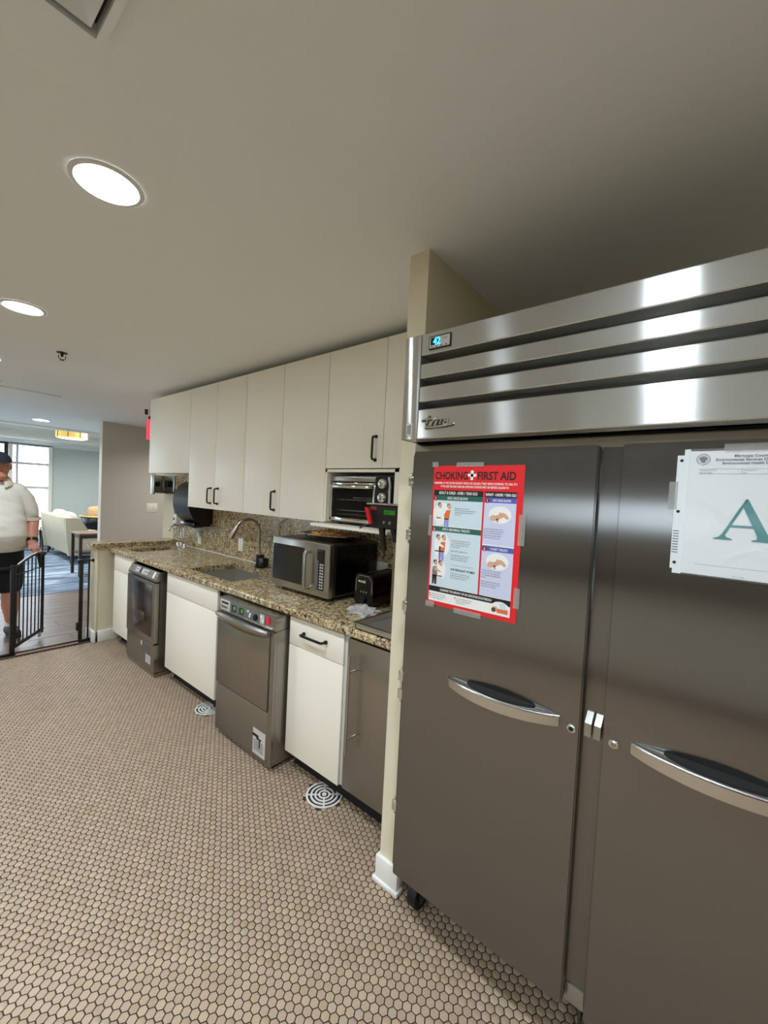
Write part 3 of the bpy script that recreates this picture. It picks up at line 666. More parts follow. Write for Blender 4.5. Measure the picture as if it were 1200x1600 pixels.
# food tray on microwave
mz1 += .0012
t = thing('foil_tray', 'foil platter of crumbled golden food on top of the microwave', 'tray', (1.86, 1.98, mz1))
lathe_pr = [(.0, mz1), (.135, mz1), (.155, mz1+.022), (.172, mz1+.026), (.172, mz1+.029), (.152, mz1+.026), (.13, mz1+.006), (.0, mz1+.006)]
bm = bmesh.new(); lathe(bm, [(.001, mz1)]+lathe_pr[1:-1]+[(.001, mz1+.006)], 0, 0, 32)
for v in bm.verts: v.co.x = 1.86+v.co.x*.95; v.co.y = 1.975+v.co.y*1.3
finish(bm, 'tray', 'foil', t)
bm = bmesh.new(); rr = random.Random(3)
for k in range(110):
    a = rr.uniform(0, 2*PI); q = math.sqrt(rr.random())
    x_, y_ = 1.86+.115*q*math.cos(a), 1.975+.165*q*math.sin(a); h_ = mz1+.012+.028*(1-q*q)+rr.uniform(-.004, .006)
    s_ = rr.uniform(.008, .017); m_ = Matrix.Translation((x_, y_, h_)) @ Matrix.Rotation(rr.uniform(0, 6), 4, 'Z') @ Matrix.Rotation(rr.uniform(0, 3), 4, 'X') @ Matrix.Diagonal((s_*1.3, s_, s_*.7, 1))
    bmesh.ops.create_icosphere(bm, subdivisions=1, radius=1, matrix=m_)
ell(bm, (1.86, 1.975, mz1+.008), (.12, .17, .022)); f_ = finish(bm, 'food', 'food', t, kind='stuff')

# ---- toaster
t = thing('toaster', 'glossy black two-slot toaster beside the microwave', 'toaster', (1.83, 1.52, CT))
ty0, ty1, tz0, tz1 = 1.447, 1.583, .925, 1.105
pfy = rrect(ty0, ty1, tz0, tz1, .032, 6)
B().px(pfy, 1.705, 1.745).obj('front_cap', 'blackgloss', t); B().px(pfy, 1.945, 1.975).obj('rear_cap', 'blackgloss', t)
B().px(rrect(ty0+.003, ty1-.003, tz0+.003, tz1-.002, .030, 6), 1.745, 1.945).obj('body', 'toasterside', t)
for yy in (1.492, 1.538): B().box(1.76, 1.93, yy-.009, yy+.009, tz1-.004, tz1-.0005).obj('slot', 'dark', t)
for yy in (ty0+.025, ty1-.025):
    for xx in (1.74, 1.94): B().cyl((xx, yy, CT), (xx, yy, tz0+.002), .01, 10).obj('foot', 'rubber', t)
B().box(1.688, 1.706, 1.49, 1.545, 1.058, 1.072, .004).obj('lever', 'chrome', t)
B().lathe([(.021, 1.706), (.021, 1.696), (.016, 1.688)], 1.515, .962, 22, axis='x').obj('browning_knob', 'black', t)
for k in range(3): B().lathe([(.006, 1.706), (.005, 1.702)], 1.535-k*.02, 1.005, 12, axis='x').obj('button', 'steel_plain', t)
B().tube([(1.7047, 1.575, 1.0), (1.7047, 1.572, 1.07), (1.7047, 1.55, 1.095), (1.7047, 1.48, 1.095), (1.7047, 1.458, 1.07), (1.7047, 1.455, 1.0)], .0025, 6).obj('trim_line', 'steel_plain', t)
# ---- plastic bag + red clip
bm = bmesh.new(); bmesh.ops.create_icosphere(bm, subdivisions=4, radius=1)
from mathutils import noise as mn
for v in bm.verts:
    p = v.co.copy(); k = 1+.45*mn.noise(p*2.1)+.35*mn.noise(p*5.3)+.15*mn.noise(p*11)
    v.co = Vector((1.625+p.x*.052*k, 1.44+p.y*.085*k, max(.9145, .93+p.z*.026*k)))
o_ = finish(bm, 'plastic_bag', 'bag', None, ang=60); tag(o_, 'crumpled clear plastic bag in front of the toaster', 'bag')
o_ = B().box(1.62, 1.665, 1.325, 1.37, .9145, .928, .004).tube([(1.615, 1.33, .925), (1.64, 1.315, .94), (1.67, 1.34, .93)], .006, 8).obj('red_clip', 'redplastic'); tag(o_, 'small red plastic clip beside the clear bag', 'clip')
# ---- drip tray + beverage dispenser
t = thing('drip_tray', 'shallow stainless tray at the partition end of the worktop', 'tray', (1.54, 1.13, CT))
s_ = B(); x0, x1, y0, y1, z0, z1 = 1.415, 1.69, .99, 1.30, .915, .945
s_.box(x0, x1, y0, y1, z0, z0+.004); s_.box(x0, x0+.004, y0, y1, z0, z1); s_.box(x1-.004, x1, y0, y1, z0, z1); s_.box(x0, x1, y0, y0+.004, z0, z1); s_.box(x0, x1, y1-.004, y1, z0, z1)
s_.obj('pan', 'steel_sink', t, smooth=False)
rm = B(); rm.box(x0-.006, x1+.006, y1-.002, y1+.008, z1-.002, z1+.002).box(x0-.008, x0+.004, y0, y1+.008, z1-.002, z1+.002); rm.obj('rim', 'steel_plain', t, smooth=False)
t = thing('beverage_dispenser', 'black beverage dispenser with green display and steel back', 'dispenser', (1.8, 1.15, CT))
B().box(1.50, 1.66, .985, 1.322, 1.392, 1.500, .008).obj('head', 'black', t)
B().box(1.49, 1.69, .985, 1.335, 1.500, 1.508, .003).obj('top_lid', 'steel_plain', t)
B().box(1.70, 2.04, .985, 1.318, .95, 1.345).obj('tower', mat('tower_steel', c(150, 140, 128), .3, 1.0), t, smooth=False)
B().box(1.66, 1.735, .985, 1.31, 1.36, 1.50).obj('neck', 'black', t)
B().box(1.70, 2.02, 1.0, 1.30, CT, .955).obj('plinth', 'black', t)
fc = B().box(1.4985, 1.5015, 1.163, 1.229, 1.458, 1.478).obj('display', 'greenlcd', t)
B().text('READY', (1.4982, 1.224, 1.4635), (0, -1, 0), (0, 0, 1), .012, .0002).obj('display_lettering', 'ink', fc)
B().lathe([(.008, 1.5005), (.007, 1.496)], 1.225, 1.42, 14, axis='x').obj('button', 'steel_plain', t); B().lathe([(.008, 1.5005), (.007, 1.496)], 1.19, 1.42, 14, axis='x').obj('button', 'steel_plain', t)
B().box(1.4985, 1.501, 1.275, 1.31, 1.476, 1.492).obj('badge', 'darkred', t)
B().tube([(1.53, 1.262, 1.40), (1.535, 1.262, 1.365), (1.555, 1.262, 1.28)], [.018, .016, .014], 12).obj('spout', 'blackgloss', t)
B().tube([(1.55, 1.212, 1.40), (1.56, 1.205, 1.36), (1.57, 1.205, 1.325)], [.016, .013, .010], 12).obj('spout', 'blackgloss', t)
B().lathe([(.026, 1.325), (.030, 1.33), (.030, 1.375), (.024, 1.385)], 1.60, 1.205, 20).obj('strainer', 'chrome', t)
B().px([(1.335, 1.486), (1.312, 1.484), (1.285, 1.412), (1.302, 1.405)], 1.478, 1.49).obj('red_tag', 'redplastic', t, label='bright red wedge shaped tag')
B().tube([(1.49, 1.30, 1.41), (1.47, 1.33, 1.395), (1.46, 1.345, 1.385)], .004, 8).obj('hook', 'black', t)

# ---- toaster oven in niche
t = thing('toaster_oven', 'chrome and black toaster oven inside the open cabinet niche', 'toaster oven', (1.9, 1.65, 1.36))
oy0, oy1, oz0, oz1 = 1.405, 1.888, 1.372, 1.655; ox = 1.765
s_ = B(); s_.box(ox+.02, 2.03, oy1-.008, oy1, oz0, oz1, .003); s_.box(ox+.02, 2.03, oy0, oy0+.008, oz0, oz1, .003); s_.box(ox+.02, 2.03, oy0, oy1, oz1-.01, oz1, .003); s_.box(ox+.02, 2.03, oy0, oy1, oz0, oz0+.01); s_.box(2.02, 2.03, oy0, oy1, oz0, oz1); s_.box(ox+.02, 2.02, 1.515, 1.52, oz0, oz1)
s_.obj('casing', 'steel_dark', t, smooth=False)
for yy in (oy0+.05, oy1-.05):
    for xx in (ox+.05, 2.0): B().cyl((xx, yy, 1.36), (xx, yy, oz0+.002), .012, 10).obj('foot', 'rubber', t)
B().box(ox, ox+.02, 1.52, oy1, oz1-.035, oz1-.002, .006).obj('top_trim', 'steel_plain', t)
fr = B(); fr.box(ox, ox+.015, oy1-.02, oy1, oz0+.01, oz1-.04, .004); fr.box(ox, ox+.015, 1.52, 1.535, oz0+.01, oz1-.04, .004); fr.box(ox, ox+.015, 1.52, oy1, oz1-.055, oz1-.04, .003); fr.box(ox, ox+.015, 1.52, oy1, oz0+.01, oz0+.03, .003)
dr = fr.obj('door_frame', 'chrome', t)
B().box(ox+.004, ox+.008, 1.533, oy1-.018, oz0+.028, oz1-.053).obj('door_glass', 'ovenglass', dr)
B().tube([(ox, oy1-.03, oz1-.065), (ox-.022, oy1-.035, oz1-.066), (ox-.028, oy1-.06, oz1-.066), (ox-.028, 1.58, oz1-.066), (ox-.022, 1.55, oz1-.066), (ox, 1.545, oz1-.065)], .010, 10).obj('door_handle', 'chrome', dr)
for z in (oz0+.14, oz0+.075, oz0+.05):
    rk = B()
    rk.cyl((ox+.04, 1.53, z), (ox+.04, oy1-.012, z), .003, 8); rk.cyl((1.98, 1.53, z), (1.98, oy1-.012, z), .003, 8)
    for k in range(9): rk.cyl((ox+.04, 1.56+k*.036, z), (1.98, 1.56+k*.036, z), .0018, 6)
    rk.obj('rack', 'chrome', t)
B().box(ox+.05, 1.97, 1.56, 1.74, oz0+.147, oz0+.158, .004).obj('baking_pan', 'steel_plain', t)
B().box(ox+.03, 2.0, 1.53, oy1-.012, oz0+.02, oz0+.024).obj('crumb_tray', 'steel_plain', t)
pn = B().px(rrect(1.412, 1.518, oz0+.004, oz1-.004, .018), ox-.001, ox+.02).obj('control_panel', 'black', t)
B().tube([(ox, 1.412, oz0+.02), (ox-.003, 1.409, oz0+.1), (ox-.003, 1.409, oz1-.05), (ox, 1.42, oz1-.008)], .008, 8).obj('side_trim', 'steel_plain', t)
for z in (1.612, 1.535, 1.458):
    kb = B().lathe([(.030, ox+.001), (.030, ox-.006), (.024, ox-.018), (.02, ox-.02)], 1.463, z, 26, axis='x').obj('knob', 'chrome', pn)
    B().box(ox-.024, ox-.018, 1.458, 1.468, z-.018, z+.018, .002).obj('knob_grip', 'steel_plain', kb)

# ---- floor drains
def drain(label, cx_, cy_):
    t = thing('floor_drain', label, 'drain', (cx_, cy_, 0), 'round slotted floor drains')
    B().lathe([(.094, -.01), (.094, -.0012), (.001, -.0012)], cx_, cy_, 40).obj('bowl', 'dark', t)
    gr = B()
    for r0, r1 in ((.084, .094), (.062, .072), (.042, .051), (.022, .031)):
        for k in range(40):
            a0, a1 = 2*PI*k/40, 2*PI*(k+1)/40
            gap = (k % 10 == 0) and r0 < .08
            if gap: pass
            P = [(cx_+r*math.cos(a), cy_+r*math.sin(a)) for r, a in ((r0, a0), (r1, a0), (r1, a1), (r0, a1))]
            gr.pz(P, -.001, .0025)
    for k in range(4):
        a = PI/4+k*PI/2; d = Vector((math.cos(a), math.sin(a))); n_ = Vector((-d.y, d.x))*.004; P = [d*.02-n_, d*.088-n_, d*.088+n_, d*.02+n_]
        gr.pz([(cx_+p.x, cy_+p.y) for p in P], -.001, .0024)
    gr.lathe([(.012, -.001), (.012, .0025), (.001, .0025)], cx_, cy_, 16)
    gr.obj('grate', 'grille', t, smooth=False)
drain('round white slotted floor drain below the cabinet with the black pull', 1.445, 1.485)
drain('round white slotted floor drain beside the dishwasher, partly hidden', 1.46, 2.69)

# ================================================================== REFRIGERATOR
fr = thing('reach_in_refrigerator', 'large two-door stainless reach-in refrigerator', 'refrigerator', (1.6, .2, 0))
FY1, FY0 = .8665, -.47; XH = 1.13; XD = 1.18; XB = 1.222
B().box(XB, 1.92, FY0, .862, .165, 2.06, .002).obj('cabinet', 'steel_plain', fr)
B().box(XB-.012, XB+.01, FY0, .862, .172, 1.735, .001).obj('face_frame', mat('frame_steel', c(170, 168, 160), .2, 1.0), fr)
for xx, yy in ((1.30, .80), (1.30, -.40), (1.84, .80), (1.84, -.40), (1.30, .2)):
    cs = B().lathe([(.035, 1.0), (.035, 1.03)], 0, 0, 8); cs.bm.free()
    w_ = B(); w_.tube([(xx, yy-.018, .055), (xx, yy+.018, .055)], .055, 20); k_ = w_.obj('caster_wheel', 'rubber', fr)
    B().box(xx-.03, xx+.03, yy-.03, yy-.022, .04, .16).box(xx-.03, xx+.03, yy+.022, yy+.03, .04, .16).box(xx-.04, xx+.04, yy-.035, yy+.035, .152, .165).obj('caster_fork', 'steel_dark', k_)
# header (louvred grille)
hdp = B(); hdp.box(XH+.061, XB+.3, FY0, FY1-.004, 1.738, 2.078); hdo = hdp.obj('header_box', 'steel_dark', fr, smooth=False)
HZ = [(2.012, 2.082), (1.937, 1.984), (1.860, 1.910), (1.738, 1.834)]
for i, (z0, z1) in enumerate(HZ):
    pf = [(XH, z0), (XH, z1), (XH+.05, z1) if i == 0 else (XH+.034, z1-.004)]
    pf = [(XH+.002, z0), (XH, z0+.003), (XH, z1-.003), (XH+.002, z1), (XH+.062, z1), (XH+.062, z0)]
    if i == 3: pf = [(XH+.002, z0), (XH, z0+.003), (XH, z1-.003), (XH+.002, z1), (XB+.01, z1), (XB+.01, z0)]
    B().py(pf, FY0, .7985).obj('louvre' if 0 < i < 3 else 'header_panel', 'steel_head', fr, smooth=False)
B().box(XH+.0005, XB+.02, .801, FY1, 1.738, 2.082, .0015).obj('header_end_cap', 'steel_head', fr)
pl = [o for o in COL.objects if o.name == 'header_panel'][0]
dp = B().box(XH-.004, XH+.001, .688, .770, 2.024, 2.066, .001).obj('controller', 'black', fr)
B().box(XH-.0048, XH-.0035, .692, .766, 2.028, 2.062).obj('controller_face', 'label', dp)
B().box(XH-.0055, XH-.0045, .728, .762, 2.037, 2.060).obj('readout_window', mat('lcd_back', c(20, 28, 40), .15), dp)
B().text('42', (XH-.0056, .752, 2.0375), (0, -1, 0), (0, 0, 1), .031, .0003, sx=.85, bold=.0012).obj('readout_digits', 'cyan', dp)
for yy in (.757, .739, .722, .704): B().box(XH-.0055, XH-.0045, yy-.003, yy+.003, 2.030, 2.0335).obj('button', 'inkgrey', dp)
B().text('true', (XH-.0049, .718, 2.050), (0, -1, 0), (0, 0, 1), .010, .0001).obj('controller_lettering', 'inkgrey', dp)
M['badgechrome'] = mat('badge_chrome', c(200, 200, 196), .18, 1.0)
bd = B()
O = lambda u, v: (XH-.004, .782-u, 1.776+v)
def stroke(b_, pts, r=.0028): b_.tube([O(*p) for p in pts], r, 6)
stroke(bd, [(0, .022), (.03, .0245), (.05, .025)], .003)
stroke(bd, [(.028, .036), (.021, .016), (.016, .004), (.02, .0), (.03, .001)], .0036)
stroke(bd, [(.044, .023), (.038, .004)]); stroke(bd, [(.040, .012), (.048, .022), (.055, .021)])
stroke(bd, [(.062, .022), (.057, .008), (.062, .004), (.070, .008), (.076, .022)]); stroke(bd, [(.076, .022), (.071, .004)])
stroke(bd, [(.084, .013), (.096, .015), (.099, .020), (.092, .023), (.085, .016), (.083, .008), (.090, .004), (.102, .008)])
stroke(bd, [(.014, -.002), (.05, -.003), (.09, -.001), (.112, .002), (.122, .004)], .0030)
bd.obj('script_badge', 'badgechrome', fr, label='raised chrome script badge')
bds = B()
def stroke2(pts, r=.0042): bds.tube([(XH-.0008, .782-u, 1.7745+v) for u, v in pts], r, 6)
stroke2([(0, .022), (.05, .025)]); stroke2([(.028, .036), (.016, .004), (.03, .001)]); stroke2([(.014, -.002), (.09, -.001), (.122, .004)]); stroke2([(.044, .023), (.038, .004)]); stroke2([(.062, .022), (.057, .006), (.070, .006), (.076, .022)]); stroke2([(.085, .016), (.09, .004), (.102, .008)])
bds.obj('badge_backing', 'black', fr)
qs = B(); qs.box(XH-.0006, XH+.001, .822, .846, 1.752, 1.792); stq = qs.obj('serial_sticker', 'label', fr)
for k in range(5): B().box(XH-.0012, XH-.0005, .825+.002*(k % 2), .843, 1.757+k*.006, 1.7605+k*.006).obj('print_line', 'inkgrey', stq)
# doors
def fridge_door(y0, y1, lock_y, hy0, hy1):
    d = B(); d.px(rrect(y0, y1, .1775, 1.704, .006, 3), XD+.006, XD+.040)
    for s_ in (0,):
        P = rrect(y0+.003, y1-.003, .1805, 1.701, .005, 3); d.px(P, XD, XD+.007)
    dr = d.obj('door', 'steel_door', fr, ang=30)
    B().box(XD+.040, XB, y0+.02, y1-.02, .195, 1.687).obj('gasket', 'black', dr)
    # lens shaped recessed handle
    N = 28; ym = (hy0+hy1)/2; L = (hy1-hy0)/2; zt = .966
    outer, inner, low = [], [], []
    hb = bmesh.new()
    def V(y, x, z): return hb.verts.new((x, y, z))
    rings = []
    for i in range(N+1):
        s = -1+2*i/N; y = ym-L*s; w_ = (1-s*s)**.9
        xo = XD-.006-.046*w_                       # front lip bulges outward
        zl = zt+.000
        hgt = .028+.004*w_
        rings.append([(XD+.001, y, zt+.004), (XD+.001, y, zt+.001+.0*w_), (xo+.006, y, zl), (xo, y, zl-.003), (xo+.001, y, zl-hgt), (xo+.006, y, zl-hgt-.002), (XD+.001, y, zl-hgt+.002)])
    loft(hb, [[Vector(p) for p in r_] for r_ in rings])
    ho = finish(hb, 'handle', 'handle', dr, ang=35)
    # dark grip well on top of the handle
    P = []
    for i in range(N+1):
        s = -1+2*i/N; P.append((XD-.004-.034*(1-s*s)**.8, ym-L*.62*s, zt+.0050))
    Q = [(XD+.0005, p[1], zt+.0046) for p in P]
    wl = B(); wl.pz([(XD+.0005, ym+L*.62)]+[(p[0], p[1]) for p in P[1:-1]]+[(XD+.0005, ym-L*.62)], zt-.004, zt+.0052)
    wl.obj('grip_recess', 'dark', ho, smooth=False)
    lk = B().lathe([(.0115, XD+.001), (.0115, XD-.004), (.009, XD-.006)], lock_y, .944, 24, axis='x').obj('lock', 'chrome', dr)
    B().lathe([(.007, XD-.0055), (.006, XD-.0065)], lock_y, .944, 16, axis='x').obj('keyhole', 'black' if lock_y > .2 else 'nickel', lk)
    return dr
dL = fridge_door(.2565, .8445, .277, .309, .658)
dR = fridge_door(-.386, .2021, .176, -.212, .138)
# centre stile, latches, hinges
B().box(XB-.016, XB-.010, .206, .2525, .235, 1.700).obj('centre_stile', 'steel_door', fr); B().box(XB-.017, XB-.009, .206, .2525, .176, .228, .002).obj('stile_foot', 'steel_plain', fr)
for yy in (.2365, .214): B().py([(XD-.006, .940), (XD-.006, .975), (XD+.020, .998), (XB-.012, .998), (XB-.012, .940)], yy-.008, yy+.008).obj('latch', 'steel_plain', fr, smooth=False)
for z in (1.60, 1.41, 1.155, .90, .835, .42):
    B().box(XD+.005, XB-.005, .8455, .866, z-.018, z+.018, .002).cyl((XD+.015, .856, z-.03), (XD+.015, .856, z+.03), .006, 12).obj('hinge', 'chrome', fr)
B().box(XD+.012, XB, .8455, .853, .2, 1.69).obj('side_seal', 'steel_dark', fr)

# ================================================================== POSTER (printed sheet taped on the left door)
ps = thing('first_aid_poster', 'red and white choking first aid poster taped to the left refrigerator door', 'poster', (XD, .6, 1.42))
PX = XD-.0012; PY, PZ = .757, 1.653
bm = bmesh.new()
def pr(u0, u1, v0, v1, m, name='print', lay=1, parent=ps, sk=0):
    b_ = B(); x = PX-.00025*lay
    b_.box(x, x+.0002, PY-u1, PY-u0, PZ-v1, PZ-v0); return b_.obj(name, m, parent, smooth=False)
def poly(pts, m, name='figure', lay=2, parent=ps, ou=0, ov=0, s=1.0):
    x = PX-.00025*lay; b_ = B(); b_.px([(PY-(ou+u*s), PZ-(ov+v*s)) for u, v in pts], x, x+.0002); return b_.obj(name, m, parent, smooth=False)
def ptext(s, u, v, size, m, lay=3, align='LEFT', sx=1.0, bold=0.0, name='lettering', parent=ps):
    x = PX-.00025*lay; return B().text(s, (x, PY-u, PZ-v), (0, -1, 0), (0, 0, 1), size, 0, align, sx, bold).obj(name, m, parent, smooth=False)
sheet = B(); sheet.box(PX, PX+.001, PY-.310, PY, PZ-.466, PZ); sheet.obj('sheet', 'red', ps, smooth=False)
ptext('CHOKING', .006, .044, .0345, 'ink', sx=.765, bold=.0007); ptext('FIRST AID', .160, .044, .0345, 'ink', sx=.84, bold=.0007)
pr(.1375, .1465, .016, .046, 'pwhite', 'cross', 3); pr(.127, .157, .0265, .0355, 'pwhite', 'cross', 3)
ptext('REMEMBER: IF THE VICTIM CANNOT SPEAK OR COUGH, IT MAY MEAN CHOKING. TO CALL 911:', .148, .060, .0092, 'pwhite', align='CENTER', sx=.72, bold=.0002)
ptext('IF YOU ARE THE ONLY RESCUER, PERFORM CHOKING FIRST AID BEFORE CALLING 911', .148, .071, .0092, 'pwhite', align='CENTER', sx=.66, bold=.0002)
LU0, LU1, RU0, RU1 = .006, .184, .190, .291
pr(LU0, LU1, .080, .405, 'pwhite', 'panel', 1); pr(RU0, RU1, .080, .405, 'pwhite', 'panel', 1)
pr(LU0, LU1, .080, .098, 'ink', 'band', 2); pr(RU0, RU1, .080, .098, 'ink', 'band', 2)
ptext('ADULT & CHILD - OVER 1 YEAR OLD', .095, .0935, .0125, 'pwhite', 4, 'CENTER', .68, .0003); ptext('INFANT - UNDER 1 YEAR OLD', .241, .0935, .0115, 'pwhite', 4, 'CENTER', .62, .0003)
pr(LU0, LU1, .098, .114, 'pgreen', 'band', 2); pr(RU0, RU1, .098, .114, 'pblue', 'band', 2)
ptext('GIVE 5 BACK BLOWS', .095, .110, .011, 'pwhite', 4, 'CENTER', .72, .0002); ptext('GIVE 5 BACK BLOWS', .245, .110, .010, 'pwhite', 4, 'CENTER', .62, .0002)
pr(LU0, LU1, .114, .198, 'ppale', 'panel', 2); pr(RU0, RU1, .114, .242, 'plav', 'panel', 2)
pr(LU0, LU1, .201, .218, 'pgreen', 'band', 2); pr(LU0, LU1, .218, .400, 'ppale', 'panel', 2)
ptext('GIVE 5 ABDOMINAL THRUSTS', .095, .213, .011, 'pwhite', 4, 'CENTER', .68, .0002)
pr(RU0, RU1, .246, .262, 'pblue', 'band', 2); pr(RU0, RU1, .262, .400, 'plav', 'panel', 2); ptext('5 CHEST THRUSTS', .245, .258, .010, 'pwhite', 4, 'CENTER', .68, .0002)
def disc(u, v, r, m, name='badge', lay=5, n=20): return poly([(u+r*math.cos(2*PI*k/n), v+r*math.sin(2*PI*k/n)) for k in range(n)], m, name, lay)
def ovl(u, v, ru, rv, m, name='figure', lay=3, n=20): return poly([(u+ru*math.cos(2*PI*k/n), v+rv*math.sin(2*PI*k/n)) for k in range(n)], m, name, lay)
for (u, v, q) in ((.014, .108, '1'), (.014, .212, '2'), (.199, .108, '1'), (.199, .256, '2')):
    disc(u, v, .0075, 'darkred'); ptext(q, u, v+.004, .011, 'pwhite', 7, 'CENTER', bold=.0003)
def bodytext(u, v, lines, w, m='inkgrey', size=.0062, lead=.0068):
    for k, s in enumerate(lines): ptext(s, u, v+k*lead, size, m, 4, sx=w)
bodytext(.088, .140, ['Bend the person forward.', 'Give 5 firm back blows between the', 'shoulder blades with the heel of', 'your hand.'], .82)
bodytext(.082, .245, ['Stand behind and wrap your arms', 'around the waist. Make a fist and', 'place it above the navel. Pull in', 'and up sharply.', '', 'Repeat until the object is out.', '', 'Give 5 blows then 5 thrusts until', 'the object is forced out or the', 'person can breathe or speak.'], .80)
pr(.084, .165, .323, .3236, 'inkgrey', 'rule', 3); ptext('FOR PREGNANT WOMEN', .084, .341, .0105, 'ink', 4, sx=.72, bold=.0001)
bodytext(.084, .352, ['Wrap your arms around the chest', 'instead. Place hands on the centre', 'of the breastbone and thrust.'], .80)
bodytext(.193, .196, ['Lay the infant face down along', 'your arm. Support the head and', 'neck. Give 5 firm back blows', 'between the shoulder blades', 'with the heel of your hand.'], .80)
bodytext(.193, .325, ['Turn the infant face up. Support', 'the head. Place two fingers on', 'the breastbone and push down', '5 times.', '', 'Repeat blows and thrusts until', 'the object is forced out or the', 'infant can cry or breathe.'], .80)
# figures : two standing pairs, pregnant pair, two infants
def person(u, v, s, hair, top, leg, flip=1, lean=0.0, arm=True):
    f = lambda pts: [(u+flip*a*s, v+b*s) for a, b in pts]
    poly(f([(-.008+lean, .030), (.010+lean, .030), (.014, .066), (.010, .070), (-.010, .070), (-.012, .052)]), top, lay=4)
    poly(f([(-.011, .066), (.012, .066), (.011, .104), (.002, .104), (.0, .08), (-.002, .104), (-.010, .104)]), leg, lay=4)
    ovl(u+flip*(.004+lean)*s, v+.016*s, .0075*s, .010*s, 'pskin', lay=5); ovl(u+flip*(.001+lean)*s, v+.011*s, .009*s, .009*s, hair, lay=4)
    if arm: poly(f([(-.002+lean, .034), (.006+lean, .034), (.030, .047), (.028, .052), (.0, .046)]), 'pskin' if top != 'pwhite' else 'pwhite', lay=6)
ovl(.040, .158, .034, .036, 'pwhite', lay=3); person(.028, .120, .78, 'pbrown', 'pwhite', 'pwhite', 1, .002); person(.058, .122, .78, 'pkhaki', 'porange', 'pjean', 1, .008, False)
ovl(.046, .262, .030, .040, 'pwhite', lay=3); person(.030, .226, .85, 'pbrown', 'pwhite', 'pwhite', 1, .0); person(.046, .226, .85, 'pkhaki', 'porange', 'pjean', 1, .006, False)
ovl(.040, .348, .026, .038, 'pwhite', lay=3); person(.024, .312, .80, 'ink', 'pkhaki', 'espresso', 1, .0); person(.044, .312, .80, 'pbrown', 'pwhite', 'ppale', 1, .0, False)
for (v0, tilt) in ((.150, 1), (.292, -1)):
    ovl(.242, v0, .036, .026, 'pwhite', lay=3)
    ovl(.222, v0+.010, .011, .009, 'pskin', lay=5)
    poly([(.226, v0+.004), (.252, v0-.008), (.262, v0-.004), (.272, v0+.008), (.266, v0+.013), (.254, v0+.006), (.232, v0+.018)], 'pskin', lay=4)
    poly([(.236, v0+.010), (.240, v0+.022), (.234, v0+.024), (.231, v0+.012)], 'pskin', lay=4)
    poly([(.232, v0-.024), (.241, v0-.024), (.246, v0-.006), (.240, v0-.003), (.236, v0-.008)], 'pwhite', lay=6)
    poly([(.239, v0-.008), (.246, v0-.008), (.252, v0-.001), (.242, v0+.001)], 'pskin', lay=7)
pr(.006, .291, .402, .420, 'ink', 'band', 2); pr(.006, .291, .420, .452, 'pwhite', 'panel', 2)
ptext('CLEARING THE AIRWAY OF AN UNCONSCIOUS PERSON', .140, .4145, .0105, 'pwhite', 4, 'CENTER', .68, .0002)
bodytext(.014, .430, ['Lay the person on their back.', 'Open the mouth and look for', 'the object. Sweep it out.'], .78); bodytext(.110, .430, ['If not breathing begin rescue', 'breaths and compressions', 'until help arrives.'], .78)
for u, v in ((.010, .428), (.010, .436), (.106, .428)): disc(u, v, .0022, 'darkred')
ovl(.260, .428, .028, .018, 'pwhite', lay=4); ovl(.244, .434, .009, .008, 'pskin', lay=5); ovl(.240, .437, .007, .007, 'pbrown', lay=6)
poly([(.252, .432), (.284, .430), (.286, .444), (.250, .444)], 'porange', lay=5); poly([(.256, .416), (.276, .414), (.280, .432), (.260, .432)], 'ppale', lay=6)
# tape pieces
for a in ((-.006, .018, -.012, .004, -30), (.086, .182, -.010, .004, 0), (-.008, .004, .165, .235, 0), (.302, .322, .145, .235, 0), (.30, .318, .36, .42, 0), (.105, .20, .459, .476, 0), (-.004, .03, .455, .474, 0)):
    x = PX-.003; u0, u1, v0, v1 = a[:4]
    B().box(x, x+.0002, PY-u1, PY-u0, PZ-v1, PZ-v0).obj('tape', 'tape', ps, smooth=False)

# ================================================================== CERTIFICATE
ce = thing('inspection_certificate', 'white certificate with a large green letter A in a plastic sleeve', 'certificate', (XD, -.03, 1.54))
CX = XD-.0015
def cb(y0, y1, z0, z1, m, name, lay=1): x = CX-.0003*lay; return B().box(x, x+.00025, y0, y1, z0, z1).obj(name, m, ce, smooth=False)
B().box(CX, CX+.0008, -.150, .066, 1.400, 1.680).obj('page', 'paper', ce, smooth=False)
B().px([(.064, 1.685), (.075, 1.684), (.075, 1.671), (.088, 1.671), (.088, 1.667), (.088, 1.408), (.083, 1.408), (.083, 1.397), (.066, 1.397)], CX-.0006, CX+.0001).obj('binding_strip', 'filmedge', ce, smooth=False)
for z in (1.659, 1.541, 1.422): B().lathe([(.0035, CX-.0009), (.0035, CX-.0004)], .0795, z, 14, axis='x').obj('punch_hole', 'ink', ce)
for k in range(9): cb(.075, .0865, 1.445+k*.0062, 1.447+k*.0062, 'inkgrey', 'strip_print', 3)
sl = B(); 
for r0, r1 in ((.0125, .0112), (.0085, .0078)):
    for k in range(32):
        a0, a1 = 2*PI*k/32, 2*PI*(k+1)/32
        sl.px([(.040+r*math.cos(a), 1.661+r*math.sin(a)) for r, a in ((r0, a0), (r1, a0), (r1, a1), (r0, a1))], CX-.0006, CX-.0003)
sl.px([(.040+.0065*math.cos(a)*(1+.25*math.sin(3*a)), 1.661+.0065*math.sin(a)) for a in [2*PI*k/18 for k in range(18)]], CX-.0006, CX-.0003)
sl.obj('seal', 'inkgrey', ce, smooth=False)
